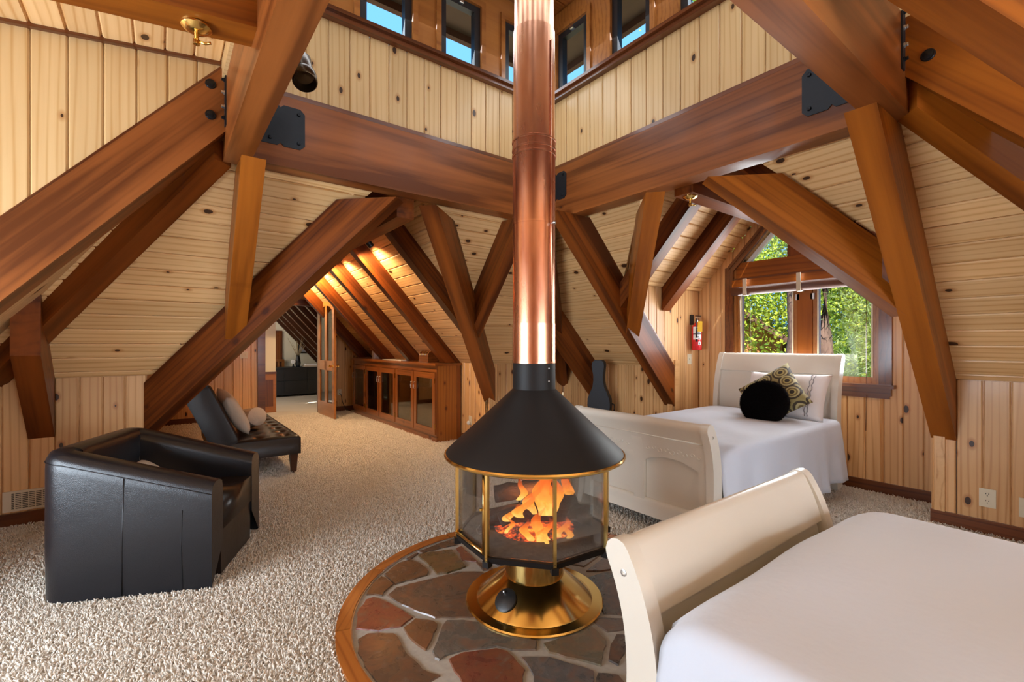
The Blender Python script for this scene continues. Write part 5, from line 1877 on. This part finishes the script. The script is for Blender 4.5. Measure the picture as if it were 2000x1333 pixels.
# rails and stiles (local x along the leaf, z up)
stl = .12
add_box(bm, 0, stl, -DT / 2, DT / 2, .012, DH - .20)
add_box(bm, DW - stl, DW, -DT / 2, DT / 2, .012, DH - .20)
bm2 = bm
leaf = bm_obj('stile', bm, 'door_wood', dm)
box('bottom_rail', stl, DW - stl, -DT / 2, DT / 2, .012, .26, 'door_wood', dm)
box('lock_rail', stl, DW - stl, -DT / 2, DT / 2, .86, 1.04, 'door_wood', dm)
box('middle_stile', DW / 2 - .06, DW / 2 + .06, -DT / 2, DT / 2, .26, DH - .1, 'door_wood', dm)
prism('top_rail', [(0, -DT / 2, DH - .20), (stl, -DT / 2, DH - .20), (.26, -DT / 2, DH - .13), (DW / 2 - .06, -DT / 2, DH - .105), (DW / 2 + .06, -DT / 2, DH - .105), (DW - .26, -DT / 2, DH - .13), (DW - stl, -DT / 2, DH - .20), (DW, -DT / 2, DH - .20), (DW - .20, -DT / 2, DH), (.20, -DT / 2, DH)], (1, 0, 0), (0, -1, 0), DT, 'door_wood', dm)
for x0, x1 in ((stl, DW / 2 - .06), (DW / 2 + .06, DW - stl)):
    for z0, z1 in ((.26, .86), (1.04, DH - .12)):
        box('pane', x0, x1, -.004, .004, z0, z1, 'cabinet_glass', dm)
for sg in (1, -1):
    lathe('knob', [(0, .075), (.018, .073), (.028, .06), (.026, .045), (.012, .035), (.010, .01), (.028, .008), (.03, 0)], 'brass', dm, 20, loc=(DW - .06, sg * DT / 2, .95), M=Matrix.Rotation(-sg * PI / 2, 4, 'X'), caps=False)

# ================================================================== beyond the door
ds = thing('dresser', 'black dresser in the bedroom beyond the open door', 'dresser', (2.75, 13.1, 0))
box('body', -.85, .85, -.25, .25, .05, .72, 'matte_black', ds, .01)
box('top', -.88, .88, -.27, .27, .72, .75, 'matte_black', ds, .006)
for i in range(3):
    box('drawer', -.82 + i * .55, -.30 + i * .55, -.262, -.25, .12, .40, 'matte_black', ds, .004)
    box('drawer', -.82 + i * .55, -.30 + i * .55, -.262, -.25, .42, .70, 'matte_black', ds, .004)
vz = thing('vase', 'dark vase of dried grasses on the dresser beyond the door', 'vase', (2.83, 13.0, .75))
lathe('pot', [(0, 0), (.05, 0), (.07, .1), (.05, .24), (.04, .28), (.05, .30)], 'matte_black', vz, 20)
rr = random.Random(3)
for i in range(14):
    a, tl = rr.uniform(0, 6.28), rr.uniform(.08, .30)
    tube('grass_stem', [(0, 0, .25), (tl * .4 * math.cos(a), tl * .4 * math.sin(a), .45), (tl * math.cos(a), tl * math.sin(a), .62 + rr.uniform(0, .15))], [.006, .009, .003], 'pampas', vz, 4)
ck = thing('table_clock', 'small oval clock standing on the black dresser', 'clock', (2.70, 12.92, .75))
lathe('dial', [(0, .012), (.05, .012), (.06, 0), (0, -.004)], 'label_white', ck, 24, loc=(0, 0, .14), M=Matrix.Rotation(PI / 2, 4, 'X'))
lathe('foot', [(0, 0), (.05, 0), (.02, .03), (.015, .08)], 'matte_black', ck, 16)
sb = thing('folded_blanket', 'folded cream blanket on the black dresser', 'blanket', (3.12, 12.98, .75))
box('layer', -.16, .16, -.12, .12, 0, .04, 'pillow_cream', sb, .015, 3)
box('layer', -.13, .14, -.11, .11, .04, .075, 'pillow_white', sb, .015, 3)
mf = thing('wall_mirror', 'narrow mirror with a dark wooden frame on the far bedroom wall', 'mirror', (2.42, 13.58, 1.2))
box('frame', -.14, .14, -.03, .01, -.50, .50, 'trim', mf, .01)
box('glass', -.10, .10, -.035, -.03, -.45, .45, 'cabinet_wood', mf)
pf = thing('picture', 'framed dark picture on the far bedroom wall', 'picture', (3.12, 13.58, 1.35))
box('frame', -.16, .16, -.025, .01, -.25, .25, 'matte_black', pf, .006)
box('sheet', -.13, .13, -.03, -.025, -.22, .22, 'gray_fabric', pf)
hb2 = thing('slatted_headboard', 'slatted wooden headboard against the far bedroom wall', 'headboard', (2.30, 13.5, 0))
box('back_rail', -.3, .3, -.02, .02, .88, .94, 'casing', hb2, .006)
for i in range(6):
    box('slat', -.26 + i * .1, -.22 + i * .1, -.01, .01, .45, .88, 'casing', hb2)
for x in (-.28, .28):
    box('leg', x - .02, x + .02, -.02, .02, 0, .9, 'casing', hb2)
# ================================================================== wall fittings
def wall_plate(name, label, cat, p, U, N, w, h_, kind):
    o = thing(name, label, cat, p)
    U, N = Vector(U), Vector(N)
    def bb(nm, u0, u1, n0, n1, z0, z1, mat, bev=0.):
        a, b = U * u0 + N * n0, U * u1 + N * n1
        return box(nm, min(a.x, b.x), max(a.x, b.x), min(a.y, b.y), max(a.y, b.y), z0, z1, mat, o, bev)
    bb('cover', -w / 2, w / 2, 0, .006, -h_ / 2, h_ / 2, 'ivory_plastic', .002)
    if kind == 'outlet':
        for z in (-.025, .025):
            bb('socket', -.017, .017, .006, .008, z - .017, z + .017, 'ivory_plastic')
            for u in (-.007, .007):
                bb('slot', u - .002, u + .002, .008, .0085, z + .002, z + .010, 'dark_slot')
            bb('slot', -.003, .003, .008, .0085, z - .011, z - .005, 'dark_slot')
    elif kind == 'switch':
        bb('toggle', -.006, .006, .006, .016, -.012, .012, 'ivory_plastic', .002)
    elif kind == 'night':
        lathe('night_light', [(0, .05), (.022, .046), (.03, .03), (.022, .012), (0, .01)], 'white_plastic', o, 16, loc=tuple(N * .004 + Vector((0, 0, -.03))), M=rot_to(Vector((0, 0, 1)), N))
    elif kind == 'switch2':
        for u in (-.022, .022):
            bb('toggle', u - .006, u + .006, .006, .016, -.012, .012, 'ivory_plastic', .002)
    return o
wall_plate('wall_outlet', 'ivory duplex outlet on the right knee wall', 'outlet', (XK, .594, .255), (0, 1, 0), (-1, 0, 0), .085, .13, 'outlet')
wall_plate('wall_outlet', 'ivory wall plate cut by the right edge of the picture', 'outlet', (XK, .40, .235), (0, 1, 0), (-1, 0, 0), .085, .13, 'plain')
wall_plate('light_switch', 'ivory light switch below the fire extinguisher', 'switch', (5.00, DY1 + .02, 1.17), (1, 0, 0), (0, -1, 0), .075, .12, 'switch')
wall_plate('light_switch', 'double light switch on the end wall above the futon', 'switch', (1.17, PYE, 1.15), (1, 0, 0), (0, -1, 0), .12, .12, 'switch2')
wall_plate('wall_outlet', 'outlet with a round white night light beside the cabinet', 'outlet', (PX1, 5.42, .30), (0, 1, 0), (-1, 0, 0), .075, .12, 'night')
wall_plate('wall_outlet', 'outlet with a black plug and cord beside the open door', 'outlet', (2.84, PYE, .38), (1, 0, 0), (0, -1, 0), .075, .12, 'outlet')
tag(tube('power_cord', [(2.84, PYE - .012, .36), (2.86, PYE - .05, .33), (2.88, PYE - .05, .2), (2.93, PYE - .04, .08), (2.97, PYE - .06, .03), (2.985, PYE - .3, .02)], .006, 'rubber', None, 6), 'thin black cord hanging from the outlet beside the open door', 'cord')
# floor vent on the left knee wall
vt_ = thing('wall_vent', 'cream louvred vent low on the left knee wall beside the armchair', 'vent', (-.93, YK, .11))
box('frame', 0, .55, -.012, 0, 0, .018, 'vent_metal', vt_, .002)
box('frame', 0, .55, -.012, 0, .132, .15, 'vent_metal', vt_, .002)
box('frame', 0, .045, -.012, 0, .018, .132, 'vent_metal', vt_, .002)
box('frame', .505, .55, -.012, 0, .018, .132, 'vent_metal', vt_, .002)
box('backing', .045, .505, -.003, 0, .018, .132, 'dark_slot', vt_)
for i in range(8):
    box('louvre', .045, .505, -.009, -.004, .024 + i * .0135, .031 + i * .0135, 'vent_metal', vt_)
for i in range(13):
    box('fin', .06 + i * .036, .066 + i * .036, -.0115, -.008, .018, .132, 'vent_metal', vt_)
# fire extinguisher
fe = thing('fire_extinguisher', 'red fire extinguisher hanging on the dormer wall left of the window', 'extinguisher', (5.03, DY1 - .06, 1.275))
lathe('cylinder', [(0, 0), (.050, 0), (.056, .008), (.056, .25), (.050, .285), (.032, .31), (.018, .325), (.018, .335)], 'red_paint', fe, 28)
lathe('label', [(.0568, .06), (.0568, .0601)], 'label_white', fe, 28)
def arc_band(name, r_, a0, a1, z0, z1, mat):
    n = 10
    vv = [(r_ * math.cos(a0 + (a1 - a0) * k / n), r_ * math.sin(a0 + (a1 - a0) * k / n), z) for z in (z0, z1) for k in range(n + 1)]
    return mesh_obj(name, vv, [(k, k + 1, n + 2 + k, n + 1 + k) for k in range(n)], mat, fe, True)
av = math.atan2(-3.05, -5.03)
arc_band('label', .0570, av - .75, av + .95, .125, .275, 'label_white')
arc_band('label_band', .0574, av - .75, av + .95, .185, .195, 'label_ink')
for i in range(3):
    arc_band('label_print', .0574, av + .1, av + .7 - .1 * i, .135 + i * .012, .140 + i * .012, 'label_ink')
for i in range(4):
    arc_band('label_print', .0574, av - .1, av + .8 - .12 * i, .205 + i * .014, .211 + i * .014, 'label_ink')
arc_band('round_label', .0574, av + .30, av + .85, .062, .100, 'label_white')
arc_band('round_label_mark', .0578, av + .50, av + .62, .068, .092, 'label_ink')
lathe('valve', [(.018, .335), (.018, .36), (.012, .37), (0, .372)], 'steel', fe, 16)
box('handle', -.02, .09, -.01, .01, .375, .387, 'steel', fe, .003)
box('lever', -.02, .085, -.008, .008, .40, .408, 'matte_black', fe, .003)
tube('hose', [(-.01, -.01, .355), (-.05, -.03, .365), (-.068, -.035, .33), (-.066, -.035, .2), (-.06, -.035, .10)], [.008, .008, .008, .008, .012], 'rubber', fe, 8)
box('hose_clip', -.075, -.05, -.045, -.025, .13, .145, 'white_plastic', fe)
vdir = Vector((math.cos(av), math.sin(av), 0))
rdir = Vector((-vdir.y, vdir.x, 0))
if rdir.x < 0:
    rdir = -rdir
tc_ = vdir * .064 + rdir * .034
prism('tag', [tc_ + rdir * -.026 + Vector((0, 0, .22)), tc_ + rdir * .026 + Vector((0, 0, .215)), tc_ + rdir * .026 + Vector((0, 0, .335)), tc_ + rdir * -.022 + Vector((0, 0, .34))], (0, 0, 1), vdir, .002, 'yellow_tag', fe)
box('bracket', -.02, .02, .05, .078, .30, .42, 'matte_black', fe)
# guitar case in the corner
gc = thing('guitar_case', 'black guitar case standing against the right knee wall behind the far bed', 'guitar case', (4.44, 4.02, 0), PI + .45)
# upright case: local y across, z up, x thick
outl = []
for z, w_ in ((0, .15), (.05, .185), (.15, .20), (.30, .185), (.40, .145), (.50, .135), (.58, .145), (.66, .14), (.73, .11), (.80, .075), (.88, .062), (.96, .062), (1.02, .070), (1.08, .078), (1.12, .070), (1.145, .045)):
    outl.append((w_, z))
pl = [(w_, z) for w_, z in outl] + [(-w_, z) for w_, z in outl[::-1]]
bm = bmesh.new()
A = [bm.verts.new((.055, y, z)) for y, z in pl]
B = [bm.verts.new((-.055, y, z)) for y, z in pl]
bm.faces.new(A)
bm.faces.new(B[::-1])
for i in range(len(A)):
    j = (i + 1) % len(A)
    bm.faces.new((A[j], A[i], B[i], B[j]))
bevel_all(bm, .018, 3, 60)
o = bm_obj('shell', bm, 'case_black', gc, True)
o.rotation_euler = (0, math.radians(3), 0)
o.data.set_sharp_from_angle(angle=math.radians(40))
tube('edge_piping', [(.04, y * 1.0, z) for y, z in pl], .006, 'matte_black', gc, 6, True).rotation_euler = (0, math.radians(3), 0)
tube('handle', [(0, .14, .50), (0, .175, .51), (0, .175, .59), (0, .145, .60)], .009, 'rubber', gc, 6)

# bamboo blind rolled up at the top of the gable window
bb_ = thing('bamboo_blind', 'brown bamboo blind rolled up at the top of the gable window', 'blind', (DX - .02, 1.36, 1.95))
box('head_rail', -.015, .015, 0, 1.32, .105, .135, 'trim', bb_, .004)
box('valance', -.05, -.042, 0, 1.32, .035, .112, 'beam_orange', bb_, .003)
for k in range(9):
    tube('slat', [(-.012 - .002 * (k % 3), 0, .10 - k * .014), (-.012 - .002 * (k % 3), 1.32, .10 - k * .014)], .0065, 'bamboo', bb_, 6)
pts = [(-.035 + .05 * math.cos(a), .05 * math.sin(a)) for a in [2 * PI * k / 18 for k in range(18)]]
vv = [(x, y, z - .012) for y in (0, 1.32) for x, z in pts]
mesh_obj('roll', vv, [(k, (k + 1) % 18, 18 + (k + 1) % 18, 18 + k) for k in range(18)] + [tuple(range(18))[::-1], tuple(range(18, 36))], 'bamboo', bb_, True)
for y in (.14, .62, 1.16):
    box('strap', -.092, -.085, y - .02, y + .02, -.07, .115, 'twine', bb_, .002)
    box('strap_end', -.09, -.0, y - .02, y + .02, -.07, -.063, 'twine', bb_, .002)
tube('pull_cord', [(-.03, 1.24, .10), (-.035, 1.235, -.2), (-.03, 1.23, -.70)], .003, 'twine', bb_, 5)
tag(tube('blind_cord', [(DX - .02, 1.44, 1.95), (DX - .022, 1.445, 1.4), (DX - .03, 1.44, .92), (DX - .03, 1.445, .55)], .0028, 'trim', None, 5), 'thin pull cord hanging down the wall beside the far headboard', 'cord')

# ================================================================== outside the windows
tag(mesh_obj('ground', [(-30, -30, -3), (45, -30, -3), (45, 45, -3), (-30, 45, -3)], [(0, 1, 2, 3)], 'ground_outside'), kind='structure')
def tree(name, label, x, y, h_, r0, crown, leaf, n, mat, seed, lo=.0, sprd=1.4, trunk_mat='bark', group=None):
    rg = np.random.default_rng(seed)
    t_ = thing(name, label, 'tree', (x, y, -3), 0, group)
    pts, rad = [], []
    for k in range(9):
        f = k / 8
        pts.append((rg.normal(0, .05) + .15 * math.sin(f * 3 + seed), rg.normal(0, .05), f * h_))
        rad.append(r0 * (1 - .75 * f))
    tube('trunk', pts, rad, trunk_mat, t_, 10)
    # boughs
    cents = []
    for k in range(crown):
        z = h_ * (lo + (1 - lo) * rg.uniform(.05, 1))
        a = rg.uniform(0, 2 * PI)
        ln = sprd * rg.uniform(.5, 1) * (1.15 - .55 * (z / h_))
        e = Vector((math.cos(a) * ln, math.sin(a) * ln, z + rg.uniform(-.25, .45)))
        if k % 2 == 0:
            tube('bough', [(0, 0, z - .2), tuple(e * .5 + Vector((0, 0, z - .1)) * .5 + Vector((0, 0, rg.uniform(-.1, .15)))), tuple(e)], [.035, .025, .008], trunk_mat, t_, 5)
        cents.append(e)
    cents = np.array([tuple(c_) for c_ in cents])
    idx = rg.integers(0, len(cents), n)
    P = cents[idx] + rg.normal(0, 1, (n, 3)) * np.array([.42, .42, .28]) * sprd / 1.4
    d1 = rg.normal(0, 1, (n, 3))
    d1 /= np.linalg.norm(d1, axis=1, keepdims=True)
    d2 = rg.normal(0, 1, (n, 3))
    d2 -= d1 * np.sum(d1 * d2, 1, keepdims=True)
    d2 /= np.linalg.norm(d2, axis=1, keepdims=True)
    lw, ll = leaf
    s_ = rg.uniform(.6, 1.3, (n, 1))
    V4 = np.stack([P - d1 * ll * s_, P + d2 * lw * s_, P + d1 * ll * s_, P - d2 * lw * s_], 1).reshape(-1, 3)
    me = bpy.data.meshes.new('foliage')
    me.vertices.add(len(V4))
    me.vertices.foreach_set('co', V4.ravel())
    me.loops.add(4 * n)
    me.loops.foreach_set('vertex_index', np.arange(4 * n, dtype=np.int32))
    me.polygons.add(n)
    me.polygons.foreach_set('loop_start', np.arange(0, 4 * n, 4, dtype=np.int32))
    me.polygons.foreach_set('loop_total', np.full(n, 4, dtype=np.int32))
    me.materials.append(MATS[mat])
    me.update()
    me.validate()
    o = link(bpy.data.objects.new('foliage', me))
    o.parent = t_
    o['kind'] = 'stuff'
    return t_
tree('pine_tree', 'pine trunk seen through the left sash of the gable window', 9.55, 3.88, 9, .19, 34, (.006, .07), 9000, 'needles', 11, .66, 1.2)
tree('pine_tree', 'pine trunk seen through the middle of the gable window', 9.6, 3.30, 9, .20, 34, (.006, .07), 9000, 'needles', 12, .66, 1.1)
tree('pine_tree', 'pine with drooping needles filling the right sash of the gable window', 10.9, 2.35, 8, .10, 70, (.006, .075), 26000, 'needles', 13, .22, 1.35)
labs = ['bright green leafy tree at the far left of the gable window view', 'bright green leafy tree behind the pine trunks', 'bright green leafy tree behind the right sash', 'yellow green leafy tree at the right of the gable window view', 'leafy tree farthest behind the gable window', 'leafy tree low behind the gable window', 'leafy tree seen high through the small right lantern windows']
for i, (x, y, h_) in enumerate(((14, 7.5, 7.5), (15.5, 5.2, 8.5), (15, 3.4, 8.0), (14.5, 1.6, 8.5), (18, 4.2, 10), (12.5, 2.6, 4.2), (12.5, 7.6, 15))):
    tree('leafy_tree', labs[i], x, y, h_, .14, 55, (.035, .055), 24000, 'leaves', 20 + i, .12, 1.9)
# neighbouring cabin
nc = thing('cabin', 'brown wooden cabin with a pitched roof among the trees outside', 'building', (14.2, 7.6, -3), .35)
box('wall', -1.6, 1.6, -1.6, 1.6, 0, 4.5, 'cabin_wall', nc)
prism('gable', [(-1.6, -1.6, 4.5), (-1.6, 1.6, 4.5), (-1.6, 0, 5.7)], (0, 1, 0), (-1, 0, 0), .15, 'cabin_wall', nc)
for sg in (1, -1):
    prism('roof_slab', [(-1.95, sg * 2.0, 4.25), (1.9, sg * 2.0, 4.25), (1.9, 0, 5.85), (-1.95, 0, 5.85)], (1, 0, 0), (0, sg * .6, .8), .12, 'roof_outside', nc)
for i in range(12):
    box('siding_board', -1.62, -1.60, -1.6 + i * .267, -1.6 + i * .267 + .235, 0, 4.5, 'cabin_wall', nc)

# ================================================================== carpet pile
rg = np.random.default_rng(4)
def pile(x0, x1, y0, y1, dens):
    n = int((x1 - x0) * (y1 - y0) * dens)
    return np.stack([rg.uniform(x0, x1, n), rg.uniform(y0, y1, n)], 1)
P = np.concatenate([pile(-1.15, 3.4, .2, 3.2, 9000), pile(-1.15, 4.65, 3.2, 4.94, 6500), pile(-.1, 3.36, 4.94, 9.48, 3000), pile(3.2, 5.15, .2, 3.1, 5500)])
keep = np.hypot(P[:, 0] - HX, P[:, 1] - HY) > .975
keep &= ~((P[:, 0] > 2.99) & (P[:, 1] > 5.66))
keep &= ~((P[:, 0] > XK - .03) & ((P[:, 1] < .92) | (P[:, 1] > 3.09)))
# in front of the camera only
d = .6025 * P[:, 0] + .7981 * P[:, 1]
xc = .7981 * P[:, 0] - .6025 * P[:, 1]
keep &= (d > .9) & (np.abs(xc) < 1.35 * d)
P = P[keep]
n = len(P)
h_ = rg.uniform(.012, .024, n)
a = rg.uniform(0, 2 * PI, n)
ln = rg.uniform(.005, .020, n)
tip = np.stack([P[:, 0] + np.cos(a) * ln, P[:, 1] + np.sin(a) * ln, h_], 1)
mid = np.stack([P[:, 0] + np.cos(a) * ln * .35, P[:, 1] + np.sin(a) * ln * .35, h_ * .66], 1)
w_ = rg.uniform(.0026, .0048, n)
b_ = rg.uniform(0, 2 * PI, n)
ring3 = []
base_ = np.stack([P[:, 0], P[:, 1], np.zeros(n)], 1)
vs_ = []
for c_, f in ((base_, .9), (mid, 1.15)):
    for k in range(3):
        ang = b_ + k * 2.0944
        vs_.append(c_ + np.stack([np.cos(ang) * w_ * f, np.sin(ang) * w_ * f, np.zeros(n)], 1))
vs_.append(tip)
VV = np.stack(vs_, 1).reshape(-1, 3)
base_i = (np.arange(n) * 7)[:, None]
quads = np.array([[0, 1, 4, 3], [1, 2, 5, 4], [2, 0, 3, 5]])
tris = np.array([[3, 4, 6], [4, 5, 6], [5, 3, 6]])
Q = (base_i[:, None, :] + quads[None]).reshape(-1)
T_3 = (base_i[:, None, :] + tris[None]).reshape(-1)
me = bpy.data.meshes.new('carpet_pile')
me.vertices.add(len(VV))
me.vertices.foreach_set('co', VV.ravel())
me.loops.add(len(Q) + len(T_3))
me.loops.foreach_set('vertex_index', np.concatenate([Q, T_3]).astype(np.int32))
nq, nt = len(Q) // 4, len(T_3) // 3
me.polygons.add(nq + nt)
me.polygons.foreach_set('loop_start', np.concatenate([np.arange(nq) * 4, nq * 4 + np.arange(nt) * 3]).astype(np.int32))
me.polygons.foreach_set('loop_total', np.concatenate([np.full(nq, 4), np.full(nt, 3)]).astype(np.int32))
me.polygons.foreach_set('use_smooth', np.ones(nq + nt, dtype=bool))
me.materials.append(MATS['carpet_pile'])
me.update()
me.validate()
cp_ = link(bpy.data.objects.new('carpet_pile', me))
tag(cp_, 'cream shag carpet pile covering the whole floor', 'carpet', None, 'stuff')
